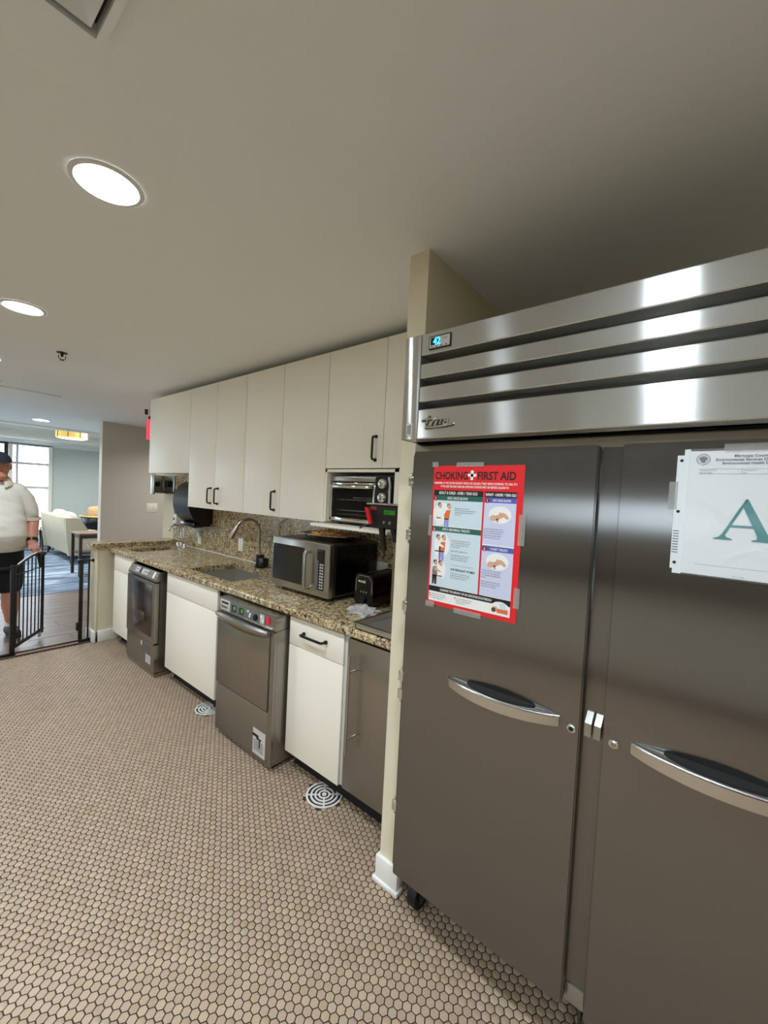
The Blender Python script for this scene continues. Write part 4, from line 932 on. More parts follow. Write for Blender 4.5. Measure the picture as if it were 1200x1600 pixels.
def ctext(s, y, z, size, m='ink', al='CENTER', sx=1, bold=0): return B().text(s, (CX-.0008, y, z), (0, -1, 0), (0, 0, 1), size, 0, al, sx, bold).obj('lettering', m, ce, smooth=False)
ctext('Maricopa County', -.042, 1.6655, .0082, bold=.0001); ctext('Environmental Services Department', -.042, 1.6575, .0082, bold=.0001); ctext('Environmental Health Division', -.042, 1.650, .0078, bold=.0001)
for z in (1.6395, 1.6285): cb(-.145, .047, z, z+.0005, 'inkgrey', 'rule')
cb(-.0275, -.027, 1.6285, 1.6395, 'inkgrey', 'rule')
ctext('Establishment Name', .045, 1.6355, .0036, 'inkgrey', 'LEFT'); ctext('Permit Number', -.029, 1.6355, .0036, 'inkgrey', 'LEFT'); ctext('Address / City', .045, 1.630, .0036, 'inkgrey', 'LEFT'); ctext('Date', -.029, 1.630, .0036, 'inkgrey', 'LEFT')
# serif capital A, centre y = -0.04
def Apoly(pts, name='letter'): return B().px([(-.040-u, 1.484+v) for u, v in pts], CX-.0009, CX-.0006).obj(name, 'pteal', ce, smooth=False)
Apoly([(-.052, 0), (-.020, 0), (-.020, .0025), (-.030, .006), (-.032, .011), (-.005, .072), (.0015, .090), (-.002, .090), (-.038, .012), (-.044, .005), (-.052, .0025)])
Apoly([(-.002, .090), (.0015, .090), (.002, .090), (.040, .010), (.046, .004), (.054, .0025), (.054, 0), (.012, 0), (.012, .0025), (.020, .005), (.020, .012), (-.005, .072)])
Apoly([(-.026, .028), (.014, .028), (.012, .033), (-.024, .033)])
cb(-.145, .042, 1.4235, 1.4240, 'inkgrey', 'rule'); ctext('Rev. 3 / 2008', -.035, 1.4035, .0036, 'inkgrey')
# wrinkled sleeve film
bm = bmesh.new(); NY, NZ = 60, 76; G = []
for i in range(NY+1):
    row = []
    for j in range(NZ+1):
        y = .066-.219*i/NY; z = 1.397+.288*j/NZ; e = min(i, NY-i, j, NZ-j)/6.0
        a_ = abs(mn.noise(Vector((y*16+z*9, z*7-y*11, 2.3)))); k_ = max(0, .18-a_)/.18
        row.append(bm.verts.new((CX-.0014-.0055*min(1, e)*(k_*k_+.5*mn.noise(Vector((y*9, z*9, 5)))+.35), y, z)))
    G.append(row)
for i in range(NY):
    for j in range(NZ): bm.faces.new((G[i][j], G[i+1][j], G[i+1][j+1], G[i][j+1]))
finish(bm, 'plastic_sleeve', mat('sleeve_film', c(240, 244, 246), .05, alpha=.12, spec=.9), ce)
B().box(CX-.0012, CX-.001, .083, .10, 1.545, 1.61).obj('tape', 'tape', ce); B().box(CX-.0032, CX-.003, -.15, .005, 1.679, 1.695).obj('tape', 'tape', ce)

# ================================================================== CEILING FITTINGS
def downlight(label, x, y, grp='recessed ceiling downlights', watt=1.0):
    t = thing('downlight', label, 'ceiling light', (x, y, ZC), grp)
    bm = bmesh.new()
    prof = [(.100, ZC-.0005), (.099, ZC-.004), (.086, ZC-.006), (.082, ZC-.003), (.079, ZC-.0022)]
    R_ = [[bm.verts.new((x+r*math.cos(2*PI*k/48), y+r*math.sin(2*PI*k/48), z)) for k in range(48)] for r, z in prof]
    for a, b_ in zip(R_, R_[1:]): ring_faces(bm, a, b_)
    finish(bm, 'trim_ring', 'trimw', t)
    bm = bmesh.new(); vs = [bm.verts.new((x+.080*math.cos(2*PI*k/48), y+.080*math.sin(2*PI*k/48), ZC-.0028)) for k in range(48)][::-1]; f = bm.faces.new(vs)
    me = bpy.data.meshes.new('lens'); bmesh.ops.translate(bm, verts=bm.verts, vec=-Vector((x, y, ZC))); bm.to_mesh(me); bm.free(); me.materials.append(M['lens'])
    o = bpy.data.objects.new('lens', me); COL.objects.link(o); o.parent = t
    ld = bpy.data.lights.new('lamp_beam', 'AREA'); ld.shape = 'DISK'; ld.size = .15; ld.energy = LAMP_W*watt; ld.color = LAMP_COL[:3]; ld.spread = math.radians(125)
    lo_ = bpy.data.objects.new('lamp_beam', ld); COL.objects.link(lo_); lo_.parent = t; lo_.location = (0, 0, -.0032)
downlight('largest round recessed ceiling light, nearest in view', .438, 1.53)
downlight('second round recessed ceiling light at the left frame edge', .478, 2.985)
downlight('small far recessed ceiling light cut by the left frame edge', .50, 4.44)
downlight('recessed light on the ceiling above and behind the camera', .43, .20)
downlight('recessed light on the ceiling well behind the camera', .42, -1.4)
for y, w_ in ((-1.4, 'behind the camera'), (.30, 'beside the camera'), (1.53, 'level with the ceiling vent'), (2.985, 'nearest the gate')): downlight('added recessed light of an unseen second row, '+w_, -1.15, y, watt=2.0)  # unseen row, added with doubled watts to bounce light onto the ceiling
# diffuser vent
t = thing('ceiling_vent', 'square white louvred ceiling vent at the top left', 'vent', (0, .74, ZC))
vx0, vx1, vy0, vy1 = -.32, .284, .44, 1.045
def sqring(x0, x1, y0, y1, w, z0, z1):
    return B().box(x0, x1, y0, y0+w, z0, z1).box(x0, x1, y1-w, y1, z0, z1).box(x0, x0+w, y0+w, y1-w, z0, z1).box(x1-w, x1, y0+w, y1-w, z0, z1)
sqring(vx0, vx1, vy0, vy1, .015, ZC-.034, ZC).obj('frame', 'vent', t, smooth=False)
for k in range(5):
    i = .026+k*.050
    bm = bmesh.new(); o0, o1 = i+.024, i
    A = [(vx0+o0, vy0+o0, ZC-.006), (vx1-o0, vy0+o0, ZC-.006), (vx1-o0, vy1-o0, ZC-.006), (vx0+o0, vy1-o0, ZC-.006)]
    Bq = [(vx0+o1, vy0+o1, ZC-.028-.004*k), (vx1-o1, vy0+o1, ZC-.028-.004*k), (vx1-o1, vy1-o1, ZC-.028-.004*k), (vx0+o1, vy1-o1, ZC-.028-.004*k)]
    a = [bm.verts.new(p) for p in A]; b_ = [bm.verts.new(p) for p in Bq]; ring_faces(bm, a, b_)
    solid(finish(bm, 'louvre', 'vent', t, smooth=False), .003)
B().box(vx0+.255, vx1-.255, vy0+.255, vy1-.255, ZC-.045, ZC-.04).obj('centre_plate', 'vent', t, smooth=False)
B().box(vx0+.01, vx1-.01, vy0+.01, vy1-.01, ZC-.004, ZC-.001).obj('plenum', mat('plenum_grey', c(52, 54, 52), .8), t, smooth=False)
# sprinkler
t = thing('fire_sprinkler', 'small dark fire sprinkler head on the kitchen ceiling', 'sprinkler', (.82, 3.75, ZC))
B().lathe([(.034, ZC), (.034, ZC-.004), (.018, ZC-.008)], .82, 3.75, 24).obj('escutcheon', 'bronze', t)
B().cyl((.82, 3.75, ZC), (.82, 3.75, ZC-.03), .008).tube([(.80, 3.75, ZC-.02), (.80, 3.75, ZC-.04), (.82, 3.75, ZC-.052), (.84, 3.75, ZC-.04), (.84, 3.75, ZC-.02)], .003, 6).lathe([(.014, ZC-.052), (.014, ZC-.055)], .82, 3.75, 16).obj('head', 'bronze', t)
# exit sign
t = thing('exit_sign', 'red lit exit sign hung from the ceiling, mostly behind the short cabinet', 'sign', (2.2, 5.5, ZC))
B().box(2.075, 2.40, 5.49, 5.53, 2.345, 2.385, .003).box(2.2, 2.26, 5.48, 5.54, 2.385, ZC).box(2.03, 2.06, 5.5, 5.52, 2.40, ZC).obj('housing', 'black', t)
B().box(2.055, 2.41, 5.50, 5.515, 2.10, 2.348, .002).obj('face', 'exit', t)
B().text('EXIT', (2.08, 5.499, 2.14), (1, 0, 0), (0, 0, 1), .22, .001, sx=.62, bold=.002).obj('lettering', mat('exit_letters', c(250, 190, 200), .4, emit=c(255, 170, 185), estr=1.5), t)

# ================================================================== GATE
gt = thing('safety_gate', 'black metal walk-through safety gate standing open at the half wall', 'gate', (.95, 4.68, 0))
GY = 4.68
B().box(.700, .735, GY-.015, GY+.015, .004, .79, .003).obj('post', 'blackmetal', gt)
B().box(1.192, 1.222, GY-.013, GY+.013, .03, .775, .003).obj('post', 'blackmetal', gt)
B().box(.45, 1.30, GY-.012, GY+.012, .002, .026, .003).obj('bottom_rail', 'blackmetal', gt)
B().box(.74, 1.19, GY-.022, GY-.012, .0025, .014).obj('threshold_strip', mat('threshold_wood', c(196, 168, 146), .4), gt)
B().box(1.262, 1.276, GY-.008, GY+.008, .02, .80, .002).obj('extension_rod', 'blackmetal', gt)
B().box(1.175, 1.235, GY-.02, GY+.02, .762, .80, .006).obj('latch_housing', 'black', gt); B().tube([(1.23, GY, .785), (1.285, GY-.01, .788)], .008, 10).ell((1.295, GY-.012, .788), (.012, .018, .018)).obj('wall_bolt', 'black', gt)
B().box(1.175, 1.20, GY-.018, GY+.018, .12, .20, .004).obj('lower_latch', 'black', gt)
B().ell((1.292, GY-.01, .018), (.014, .022, .022)).obj('wall_bolt', 'black', gt)
for x in (.62, .55, .48): B().cyl((x, GY, .02), (x, GY, .76), .006, 8).obj('bar', 'blackmetal', gt)
B().box(.45, .70, GY-.010, GY+.010, .755, .775, .003).obj('top_rail', 'blackmetal', gt)
# swung-open leaf : hinge (.735,4.70) to free end
H0 = Vector((.738, 4.705, 0)); H1 = Vector((.993, 5.060, 0)); gd = (H1-H0); gl = gd.length; gd.normalize()
P = lambda s, z: tuple(H0+gd*s*gl+Vector((0, 0, z)))
B().tube([P(0, .06), P(0, .765)], .011, 8).obj('leaf_stile', 'blackmetal', gt); B().tube([P(1, .05), P(1, .81)], .013, 8).obj('leaf_stile', 'blackmetal', gt)
arcp = [P(k/12, .765+.075*math.sin(PI*min(k/12*.62, .5))) for k in range(13)]
B().tube(arcp, .011, 8).obj('leaf_top_rail', 'blackmetal', gt)
B().tube([tuple(Vector(p)+Vector((-.004, -.004, .0095))) for p in arcp[1:10]], .006, 6).obj('rail_highlight_strip', 'trimw', gt)  # white strip stands in for the glint along the black rail
B().tube([P(0, .70), P(1, .70)], .006, 6).obj('leaf_cross_rail', 'blackmetal', gt)
B().tube([P(-.02, .07), P(1.02, .085)], .016, 8).obj('leaf_bottom_rail', 'blackmetal', gt)
for k in range(1, 7): B().tube([P(k/7, .08), P(k/7, .765+.07*math.sin(PI*min(k/7*.62, .5)))], .0052, 8).obj('bar', 'blackmetal', gt)
B().tube([P(.78, .83), P(1.04, .825)], .022, 8).tube([P(.84, .82), P(.90, .70)], [.018, .010], 8).obj('release_handle', 'black', gt)
B().tube([P(.90, .02), P(.94, .08)], .012, 8).obj('lower_catch', 'steel_plain', gt)

# ================================================================== PERSON
man = thing('person', 'person in white polo, black shorts and dark cap, hand resting on the open gate', 'person', (.66, 5.30, 0))
def blob(parts, name, m, vox=.009, smooth=6, parent=man, label=None):
    bm = bmesh.new()
    for q in parts: q(bm)
    o = finish(bm, name, m, parent)
    md = o.modifiers.new('r', 'REMESH'); md.mode = 'VOXEL'; md.voxel_size = vox; md.use_smooth_shade = True
    ms = o.modifiers.new('s', 'SMOOTH'); ms.factor = .6; ms.iterations = smooth
    dg = bpy.context.evaluated_depsgraph_get(); me = bpy.data.meshes.new_from_object(o.evaluated_get(dg))
    o.modifiers.clear(); o.data = me
    if not me.materials: me.materials.append(M[m])
    for p in me.polygons: p.use_smooth = True
    if label: o['label'] = label
    return o
def lim(pts, rs, seg=14):      # tapered limb with rounded joints
    def f(bm):
        tube(bm, pts, rs, seg)
        for p, r in zip(pts, rs): ell(bm, p, (r, r, r), 12, 8)
    return f
def el(ctr, rad, rot=None): return lambda bm: ell(bm, ctr, rad, 24, 16, rot)
MX, MY = .655, 5.30
def rings_torso(spec):
    def f(bm):
        R_ = []
        for z, rx, ry, dx, dy in spec:
            R_.append([(MX+dx+rx*math.copysign(abs(math.cos(t))**.85, math.cos(t)), MY+dy+ry*math.copysign(abs(math.sin(t))**.85, math.sin(t)), z) for t in [2*PI*k/36 for k in range(36)]])
        loft(bm, R_)
    return f
HX, HY, HZ_ = .69, 5.255, 1.665
LS, LE, LWr = (.862, 5.30, 1.345), (.945, 5.285, 1.145), (.925, 5.16, .925)   # his left arm (image right)
RS, RE, RW = (.448, 5.30, 1.345), (.36, 5.27, 1.12), (.37, 5.15, .90)
body = [lim([(.66, 5.31, 1.40), (.675, 5.295, 1.50), (.685, 5.275, 1.60)], [.09, .076, .068]), el((HX, HY, HZ_), (.083, .103, .118)), el((HX, HY-.025, HZ_-.055), (.070, .082, .066)), el((HX-.004, HY-.04, 1.555), (.062, .07, .045)),
        el((HX-.012, HY-.108, HZ_-.022), (.016, .020, .022)), el((HX-.012, HY-.101, HZ_+.004), (.010, .014, .028)),
        el((HX+.084, HY+.008, HZ_-.018), (.012, .020, .032)), el((HX-.084, HY+.008, HZ_-.018), (.012, .020, .032)),
        rings_torso([(.78, .19, .15, 0, 0), (.95, .20, .17, 0, -.01), (1.2, .2, .16, 0, 0), (1.38, .15, .10, 0, .01), (1.44, .09, .07, 0, .01)]),
        lim([LS, LE, LWr], [.068, .060, .042]), lim([RS, RE, RW], [.068, .060, .042])]
def hand(w, tipdir, spread, side):
    w = Vector(w); d = Vector(tipdir).normalized(); s = Vector(spread).normalized(); n = d.cross(s).normalized(); out = []
    out.append(lim([tuple(w), tuple(w+d*.03), tuple(w+d*.075)], [.030, .034, .036]))
    rot = Matrix((s, d, n)).transposed()
    out.append(el(tuple(w+d*.055), (.041, .048, .018), rot))
    for k, (L, off) in enumerate(((.068, -.031), (.080, -.010), (.075, .011), (.058, .031))):
        a = w+d*.09+s*off; b_ = a+d*L*.45+n*side*.006; c_ = b_+d*L*.35+n*side*.020; e_ = c_+d*L*.12+n*side*.022
        out.append(lim([tuple(a-d*.02), tuple(a), tuple(b_), tuple(c_), tuple(e_)], [.0105, .0105, .0095, .0088, .008], 10))
    a = w+d*.03-s*.033; out.append(lim([tuple(a), tuple(a-s*.018+d*.026+n*side*.008), tuple(a-s*.022+d*.052+n*side*.016)], [.014, .012, .010], 10))
    return out
body += hand(LWr, (.22, -.42, -.62), (.90, .32, .10), 1)
body += hand(RW, (.05, -.1, -.95), (-.9, .1, 0), -1)
for sx_ in (-1, 1):
    body.append(lim([(MX+sx_*.115, 5.31, .82), (MX+sx_*.135, 5.29, .48), (MX+sx_*.15, 5.32, .10)], [.105, .072, .044]))
    body.append(lim([(MX+sx_*.139, 5.30, .44), (MX+sx_*.145, 5.335, .30), (MX+sx_*.15, 5.325, .16)], [.066, .070, .046]))
    body.append(lim([(MX+sx_*.15, 5.33, .06), (MX+sx_*.165, 5.22, .045)], [.045, .036]))
blob(body, 'body', 'skin', .007, 4)
shirt = [rings_torso([(.845, .232, .205, .005, -.01), (.90, .248, .225, .005, -.02), (1.0, .252, .24, .005, -.03), (1.10, .246, .225, .005, -.025), (1.22, .232, .195, .005, -.01), (1.34, .225, .16, .0, .0), (1.42, .205, .135, 0, .005), (1.475, .14, .10, .008, .005), (1.505, .082, .082, .02, -.01)]),
         lim([(.735, 5.30, 1.465), (.825, 5.30, 1.415), (.885, 5.295, 1.33), (.928, 5.285, 1.20)], [.060, .084, .084, .074]), lim([(.60, 5.30, 1.465), (.49, 5.30, 1.415), (.42, 5.29, 1.33), (.38, 5.28, 1.20)], [.060, .084, .084, .074])]
sh = blob(shirt, 'polo_shirt', 'shirt', .008, 5)
for v in sh.data.vertices:
    p = v.co; n_ = mn.noise(Vector((p.x*3, p.y*3, p.z*14)))+.6*mn.noise(Vector((p.x*9+p.z*9, p.y*8, p.z*16)))
    v.co += v.normal*(.009*n_)
B().tube([(.885, 5.262, 1.168), (.94, 5.285, 1.155), (.99, 5.30, 1.168)], .001, 4).bm.free()
cf = B()
cf.loft([[(.935+.078*math.cos(t), 5.285+.078*math.sin(t), 1.142+.012*math.sin(t)) for t in [2*PI*k/28 for k in range(28)]], [(.932+.080*math.cos(t), 5.286+.080*math.sin(t), 1.166) for t in [2*PI*k/28 for k in range(28)]]], caps=False)
cf.obj('sleeve_cuff', 'collar', sh)
cbm = bmesh.new(); CR = []
for r_, zt_, zf_ in ((.076, 1.548, 1.520), (.084, 1.552, 1.522), (.098, 1.530, 1.492), (.112, 1.502, 1.452), (.114, 1.496, 1.442)):
    row = []
    for k in range(25):
        a = math.radians(-68+316*k/24); fr_ = max(0, -math.sin(a))
        row.append((HX-.008+r_*1.02*math.cos(a), 5.285+r_*1.08*math.sin(a), zt_+(zf_-zt_)*fr_))
    CR.append(row)
loft(cbm, CR, closed=False, caps=False); solid(finish(cbm, 'collar', 'collar', sh), .005, 0)
B().tube([(.600, 5.095, 1.335), (.615, 5.09, 1.345), (.632, 5.09, 1.337)], .003, 6).obj('chest_logo', 'inkgrey', sh)
for z in (1.44, 1.39): B().ell((HX-.012, 5.168-.2*(1.44-z), z), (.005, .004, .005), 10, 6).obj('button', 'label', sh)
shorts = [rings_torso([(.66, .222, .165, 0, .01), (.78, .236, .185, 0, 0), (.90, .228, .19, 0, -.01)]), lim([(MX-.12, 5.31, .78), (MX-.135, 5.30, .50)], [.115, .098]), lim([(MX+.12, 5.31, .78), (MX+.135, 5.30, .50)], [.115, .098])]
blob(shorts, 'shorts', 'shorts', .009, 5)
for sx_ in (-1, 1):
    B().lathe([(.052, .10), (.054, .19), (.05, .20)], MX+sx_*.15, 5.325, 20).obj('sock', 'sock', man)
    blob([lim([(MX+sx_*.15, 5.345, .055), (MX+sx_*.158, 5.27, .05), (MX+sx_*.168, 5.19, .043)], [.054, .052, .042]), lambda bm, q=sx_: box(bm, MX+q*.16-.048, MX+q*.16+.048, 5.15, 5.395, .002, .03, .012)], 'shoe', 'rubber', .008, 3)
# cap, glasses, watch, ring
bm = bmesh.new(); R_ = []
for k in range(10):
    a = k/9*PI/2; R_.append([(HX+.094*math.cos(a)*math.cos(t), HY+.008+.112*math.cos(a)*math.sin(t), HZ_+.022+.10*math.sin(a)) for t in [2*PI*j/32 for j in range(32)]])
R_[-1] = [tuple(Vector(p)*1.0) for p in R_[-2]]; R_ = R_[:-1]
loft(bm, R_); cap = finish(bm, 'cap', 'cap', man)
bm = bmesh.new(); A_ = []
for s_ in (0, 1):
    A_.append([(HX+(.070+.004*s_)*math.cos(t), HY-.02-(.085+.068*s_)*abs(math.sin(t)), HZ_+.030-.020*s_*abs(math.sin(t))) for t in [PI+PI*j/16 for j in range(17)]])
loft(bm, A_, closed=False, caps=False); solid(finish(bm, 'brim', 'cap', cap), .004, 0)
gl_ = B()
for sx_ in (-1, 1):
    ctr = Vector((HX-.004+sx_*.033, HY-.112, HZ_-.002)); gl_.tube([ctr+Vector((.026*math.cos(t), 0, .019*math.sin(t))) for t in [2*PI*j/16 for j in range(17)]], .0016, 6)
    gl_.tube([ctr+Vector((sx_*.026, 0, .004)), (HX+sx_*.084, HY-.07, HZ_+.004), (HX+sx_*.088, HY+.01, HZ_+.002)], .0018, 6)
gl_.tube([(HX-.010, HY-.113, HZ_), (HX+.002, HY-.113, HZ_)], .0016, 6); gl_.obj('glasses', 'chrome', man)
for sx_ in (-1, 1): B().ell((HX-.004+sx_*.033, HY-.088, HZ_-.002), (.012, .010, .008), 12, 8).obj('eye', 'pwhite', man); B().ell((HX-.004+sx_*.033, HY-.0965, HZ_-.002), (.0045, .003, .0045), 10, 6).obj('pupil', 'ink', man)
B().ell((HX-.004, HY-.103, HZ_-.062), (.024, .006, .006), 14, 8).obj('mouth', 'lips', man)
wb = B(); wv = Vector(LWr); av = (Vector(LE)-wv).normalized(); a1_, a2_ = frame_at(av)
wb.tube([wv+av*.012, wv+av*.040], .0485, 20); wb.obj('wristband', 'black', man)
fd = Vector((.22, -.42, -.62)).normalized(); fs_ = Vector((.90, .32, .10)).normalized(); rp = wv+fd*.108+fs_*.011
B().tube([rp-fd*.004, rp+fd*.004], .0118, 14).obj('ring', 'ring', man)

# ================================================================== LOUNGE
t = thing('sofa', 'cream upholstered sofa seen from behind with white cushions', 'sofa', (2.6, 10.2, 0))
# back panel runs along Y from 9.35 to 11.0 at x ~2.2, seat toward +X
def slab(bm, pts0, pts1, z0, z1): pass
bk = B(); bk.loft([[(2.22, 9.30, .16), (2.42, 9.30, .16), (2.42, 11.0, .16), (2.22, 11.0, .16)], [(2.16, 9.30, .50), (2.40, 9.30, .5), (2.40, 11.0, .5), (2.16, 11.0, .5)], [(2.11, 9.32, .84), (2.26, 9.32, .85), (2.26, 10.98, .85), (2.11, 10.98, .84)], [(2.14, 9.34, .87), (2.24, 9.34, .87), (2.24, 10.96, .87), (2.14, 10.96, .87)]])
bk.obj('backrest', 'sofa', t, ang=60)
for y0_, y1_ in ((9.22, 9.34), (10.96, 11.08)):
    B().py([(2.18, .16), (3.10, .16), (3.12, .42), (3.02, .46), (2.64, .47), (2.52, .55), (2.43, .70), (2.35, .83), (2.27, .86), (2.12, .86), (2.14, .5)], y0_, y1_).obj('arm', 'sofa', t, ang=50)
B().box(2.3, 3.08, 9.34, 10.96, .18, .34, .03).obj('seat_base', 'sofa', t)
for y0_ in (9.35, 10.16): B().box(2.36, 3.08, y0_, y0_+.79, .34, .47, .05, seg=3).obj('seat_cushion', 'sofa', t)
for x_, y_ in ((2.25, 9.30), (2.25, 10.98), (3.02, 9.30), (3.02, 10.98)): B().tube([(x_, y_, .17), (x_-.02, y_, .0)], [.028, .016], 10).obj('leg', 'espresso', t)
def cushion(label, x, y, z, rx, ry, rz, m, rot=0, tilt=0):
    bm = bmesh.new(); bmesh.ops.create_uvsphere(bm, u_segments=28, v_segments=16, radius=1)
    for v in bm.verts:
        p = v.co; e = .42; q = [math.copysign(abs(a_)**e, a_) for a_ in (p.y, p.z)]
        r = max(0, 1-(abs(q[0])**4+abs(q[1])**4)*.5); v.co = Vector((p.x*rx*(.35+.65*r), q[0]*ry, q[1]*rz))
    bmesh.ops.rotate(bm, verts=bm.verts, matrix=Matrix.Rotation(tilt, 3, 'Y') @ Matrix.Rotation(rot, 3, 'Z')); bmesh.ops.translate(bm, verts=bm.verts, vec=(x, y, z))
    return tag(finish(bm, 'cushion', m, ang=80), label, 'cushion')
cushion('white patterned cushion at the near end of the sofa back', 2.335, 9.75, .74, .09, .27, .21, 'pillow', 0, -.25)
cushion('white patterned cushion at the far end of the sofa back', 2.335, 10.45, .75, .09, .27, .21, 'pillow', .1, -.25)
# barrel chair
t = thing('barrel_chair', 'black barrel chair with a pale gold curved rim', 'chair', (3.45, 11.95, 0))
cx_, cy_ = 3.45, 11.95; pts = []
for z, r in ((.30, .30), (.52, .36), (.68, .40)): pts.append([(cx_+r*math.cos(a), cy_+r*math.sin(a), z) for a in [math.radians(100+200*k/24) for k in range(25)]])
bm = bmesh.new(); loft(bm, pts, closed=False, caps=False); solid(finish(bm, 'shell', 'black', t), .05, -1)
B().tube([(cx_+.41*math.cos(a), cy_+.41*math.sin(a), .695+.02*math.cos(a-PI)) for a in [math.radians(98+204*k/28) for k in range(29)]], .022, 8).obj('rim', 'goldrim', t)
B().lathe([(.27, .28), (.31, .34), (.31, .44), (.27, .47)], cx_, cy_, 28).obj('seat', 'black', t)
for a in (45, 135, 225, 315): B().tube([(cx_+.22*math.cos(math.radians(a)), cy_+.22*math.sin(math.radians(a)), .3), (cx_+.27*math.cos(math.radians(a)), cy_+.27*math.sin(math.radians(a)), .0)], [.02, .013], 8).obj('leg', 'espresso', t)
cushion('tan patterned cushion propped up in the black barrel chair', 3.42, 11.9, .74, .08, .26, .22, 'cushion', .9, -.1)
# wooden counter table
t = thing('side_table', 'walnut topped table with dark frame beyond the half wall, in front of the sofa arm', 'table', (2.3, 8.1, 0))
B().box(2.00, 2.80, 7.92, 8.40, .675, .705, .004).obj('tabletop', 'walnut', t)
for x_ in (2.03, 2.77):
    for y_ in (7.95, 8.37): B().box(x_-.02, x_+.02, y_-.02, y_+.02, 0, .675).obj('leg', 'espresso', t)
B().box(2.03, 2.77, 7.94, 8.38, .62, .675).obj('apron', 'espresso', t, smooth=False); B().box(2.03, 2.77, 7.96, 8.36, .36, .38).obj('shelf', 'espresso', t, smooth=False)
# leather chair and end table beyond the person
t = thing('leather_armchair', 'brown leather armchair in the lounge, half hidden behind the person', 'chair', (1.85, 11.7, 0))
B().box(1.55, 2.06, 11.45, 12.05, .20, .40, .04).obj('seat', 'leather', t)
B().loft([[(1.50, 11.36, .22), (2.10, 11.36, .22), (2.10, 11.48, .22), (1.50, 11.48, .22)], [(1.50, 11.32, .60), (2.11, 11.32, .60), (2.11, 11.44, .60), (1.50, 11.44, .60)], [(1.56, 11.31, .74), (2.04, 11.31, .74), (2.04, 11.41, .74), (1.56, 11.41, .74)]]).obj('backrest', 'leather', t)
for x_ in (1.49, 2.06): B().box(x_, x_+.08, 11.44, 12.05, .22, .56, .03).obj('arm', 'leather', t)
for p in ((1.56, 11.42), (2.08, 11.42), (1.56, 12.0), (2.08, 12.0)): B().cyl((p[0], p[1], 0.004), (p[0], p[1], .22), .018, 8).obj('leg', 'espresso', t)
t = thing('end_table', 'thin black metal end table between the armchair and the sofa', 'table', (2.27, 11.35, 0))
B().box(2.18, 2.38, 11.22, 11.46, .49, .51, .003).obj('tabletop', 'blackmetal', t)
for x_ in (2.19, 2.37):
    for y_ in (11.23, 11.45): B().box(x_-.008, x_+.008, y_-.008, y_+.008, .004, .49).obj('leg', 'blackmetal', t)
B().box(2.19, 2.37, 11.22, 11.235, .02, .035).box(2.19, 2.37, 11.445, 11.46, .02, .035).obj('foot_rail', 'blackmetal', t)
# plant beyond the sofa
t = thing('potted_plant', 'leafy green potted plant between the window and the sofa', 'plant', (2.42, 11.9, 0))
B().lathe([(.13, 0), (.17, .38), (.18, .40), (.15, .40)], 2.42, 11.9, 24).obj('pot', 'pot', t)
rr = random.Random(5)
for k in range(30):
    a = rr.uniform(0, 2*PI); L = rr.uniform(.22, .42); e = rr.uniform(.5, 1.25); b0 = Vector((2.42, 11.9, .42)); d = Vector((math.cos(a)*math.cos(e), math.sin(a)*math.cos(e), math.sin(e)))
    s_ = Vector((-math.sin(a), math.cos(a), 0)); m1 = b0+d*L*.55; tip = b0+d*L+Vector((0, 0, -.05)); w_ = .028
    bm = bmesh.new(); V_ = [bm.verts.new(p) for p in (b0, m1+s_*w_, tip, m1-s_*w_, m1+Vector((0, 0, .012)))]
    for q in ((0, 1, 4), (1, 2, 4), (2, 3, 4), (3, 0, 4)): bm.faces.new([V_[i] for i in q])
    finish(bm, 'leaf', 'leaf', t)
# wall sconce / round dark mirror at the hall wall edge
t = thing('wall_sconce', 'dark oval wall sconce on the pale blue wall, cut by the taupe wall edge', 'sconce', (3.72, 12.88, 1.2))
bm = bmesh.new(); ell(bm, (3.76, 12.86, 1.16), (.10, .035, .16), 24, 14); finish(bm, 'shade', 'black', t)
B().box(3.73, 3.79, 12.85, 12.90, 1.12, 1.2).obj('backplate', 'bronze', t)
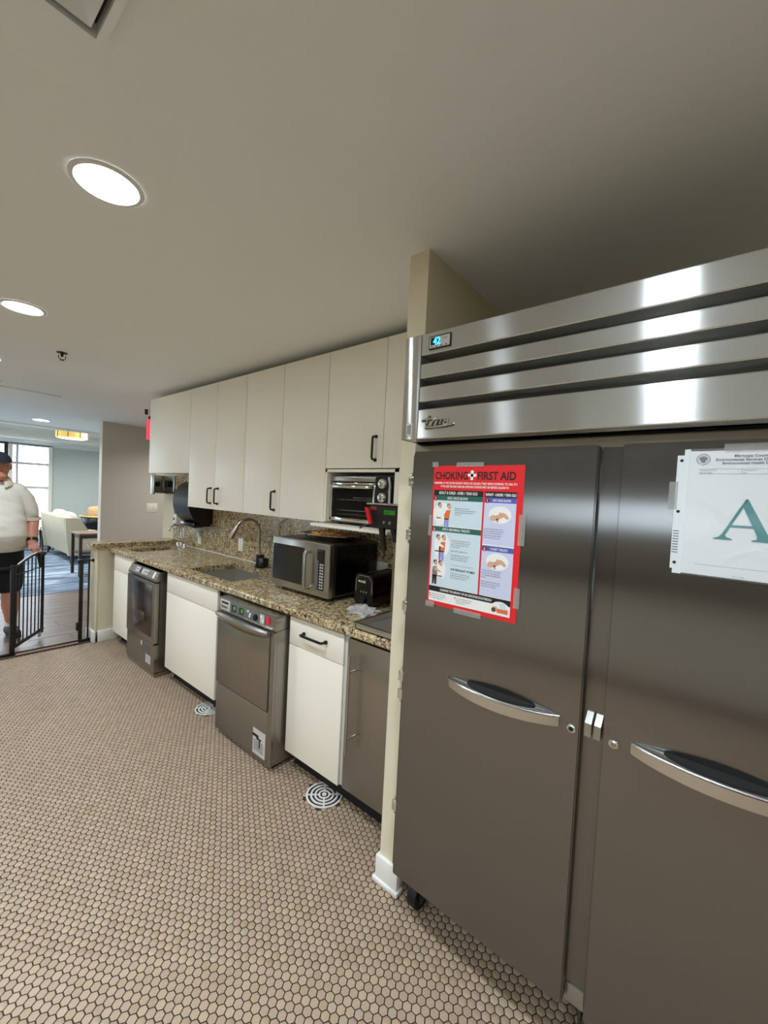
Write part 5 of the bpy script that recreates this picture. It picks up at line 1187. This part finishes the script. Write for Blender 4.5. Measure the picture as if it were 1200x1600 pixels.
# drum light
t = thing('drum_ceiling_light', 'yellow glowing drum ceiling light with bronze bands in the lounge', 'ceiling light', (2.35, 9.9, 2.35))
B().lathe([(.255, 2.375), (.255, 2.515), (.24, 2.515), (.24, 2.375)], 2.35, 9.9, 48).obj('shade', 'drum', t)
B().lathe([(.001, 2.36), (.19, 2.362), (.25, 2.378), (.001, 2.378)], 2.35, 9.9, 48).obj('diffuser', 'drumbot', t)
for k in range(8):
    a = 2*PI*k/8+.3; B().cyl((2.35+.258*math.cos(a), 9.9+.258*math.sin(a), 2.372), (2.35+.258*math.cos(a), 9.9+.258*math.sin(a), 2.52), .006, 8).obj('strut', 'bronze', t)
B().lathe([(.262, 2.515), (.262, 2.54), (.10, 2.545), (.04, ZC+.3)], 2.35, 9.9, 48).obj('canopy', 'bronze', t)
# lounge downlights in the tray
def lounge_light(label, x, y, z, watt=25):
    t = thing('lounge_downlight', label, 'ceiling light', (x, y, z), 'recessed lights in the lounge ceiling')
    B().lathe([(.12, z), (.12, z-.006), (.10, z-.008)], x, y, 32).obj('trim_ring', 'trimw', t)
    B().lathe([(.095, z-.008), (.095, z-.011)], x, y, 32).obj('lens', 'bluelens', t)
    ld = bpy.data.lights.new('lamp_beam', 'AREA'); ld.shape = 'DISK'; ld.size = .18; ld.energy = watt; ld.color = (1, .98, .95); ld.spread = math.radians(150)
    lo_ = bpy.data.objects.new('lamp_beam', ld); COL.objects.link(lo_); lo_.parent = t; lo_.location = (0, 0, -.013)
lounge_light('round lounge ceiling light left of the drum light', 1.5, 10.4, ZC+.30)
lounge_light('round lounge ceiling light right of the drum light', 2.9, 9.6, ZC+.30)
lounge_light('small lounge ceiling light nearest the kitchen', 1.55, 8.2, ZC)
lounge_light('lounge ceiling light over the seating behind the taupe wall', 3.6, 11.0, ZC+.30)
lounge_light('lounge ceiling light left of the tray, behind the person', .1, 11.0, ZC+.30)
lounge_light('added fill light in the passage, unseen beyond the kitchen cabinets', 3.3, 6.1, ZC, 17)  # hidden lamp added to lift the dark taupe hall wall
lounge_light('added fill light in the passage, out of view left of the gate', -.9, 6.1, ZC, 20)  # hidden lamp added to brighten the passage from outside the frame
# light fill from real lounge windows on the left is the sky itself
bpy.context.view_layer.update()
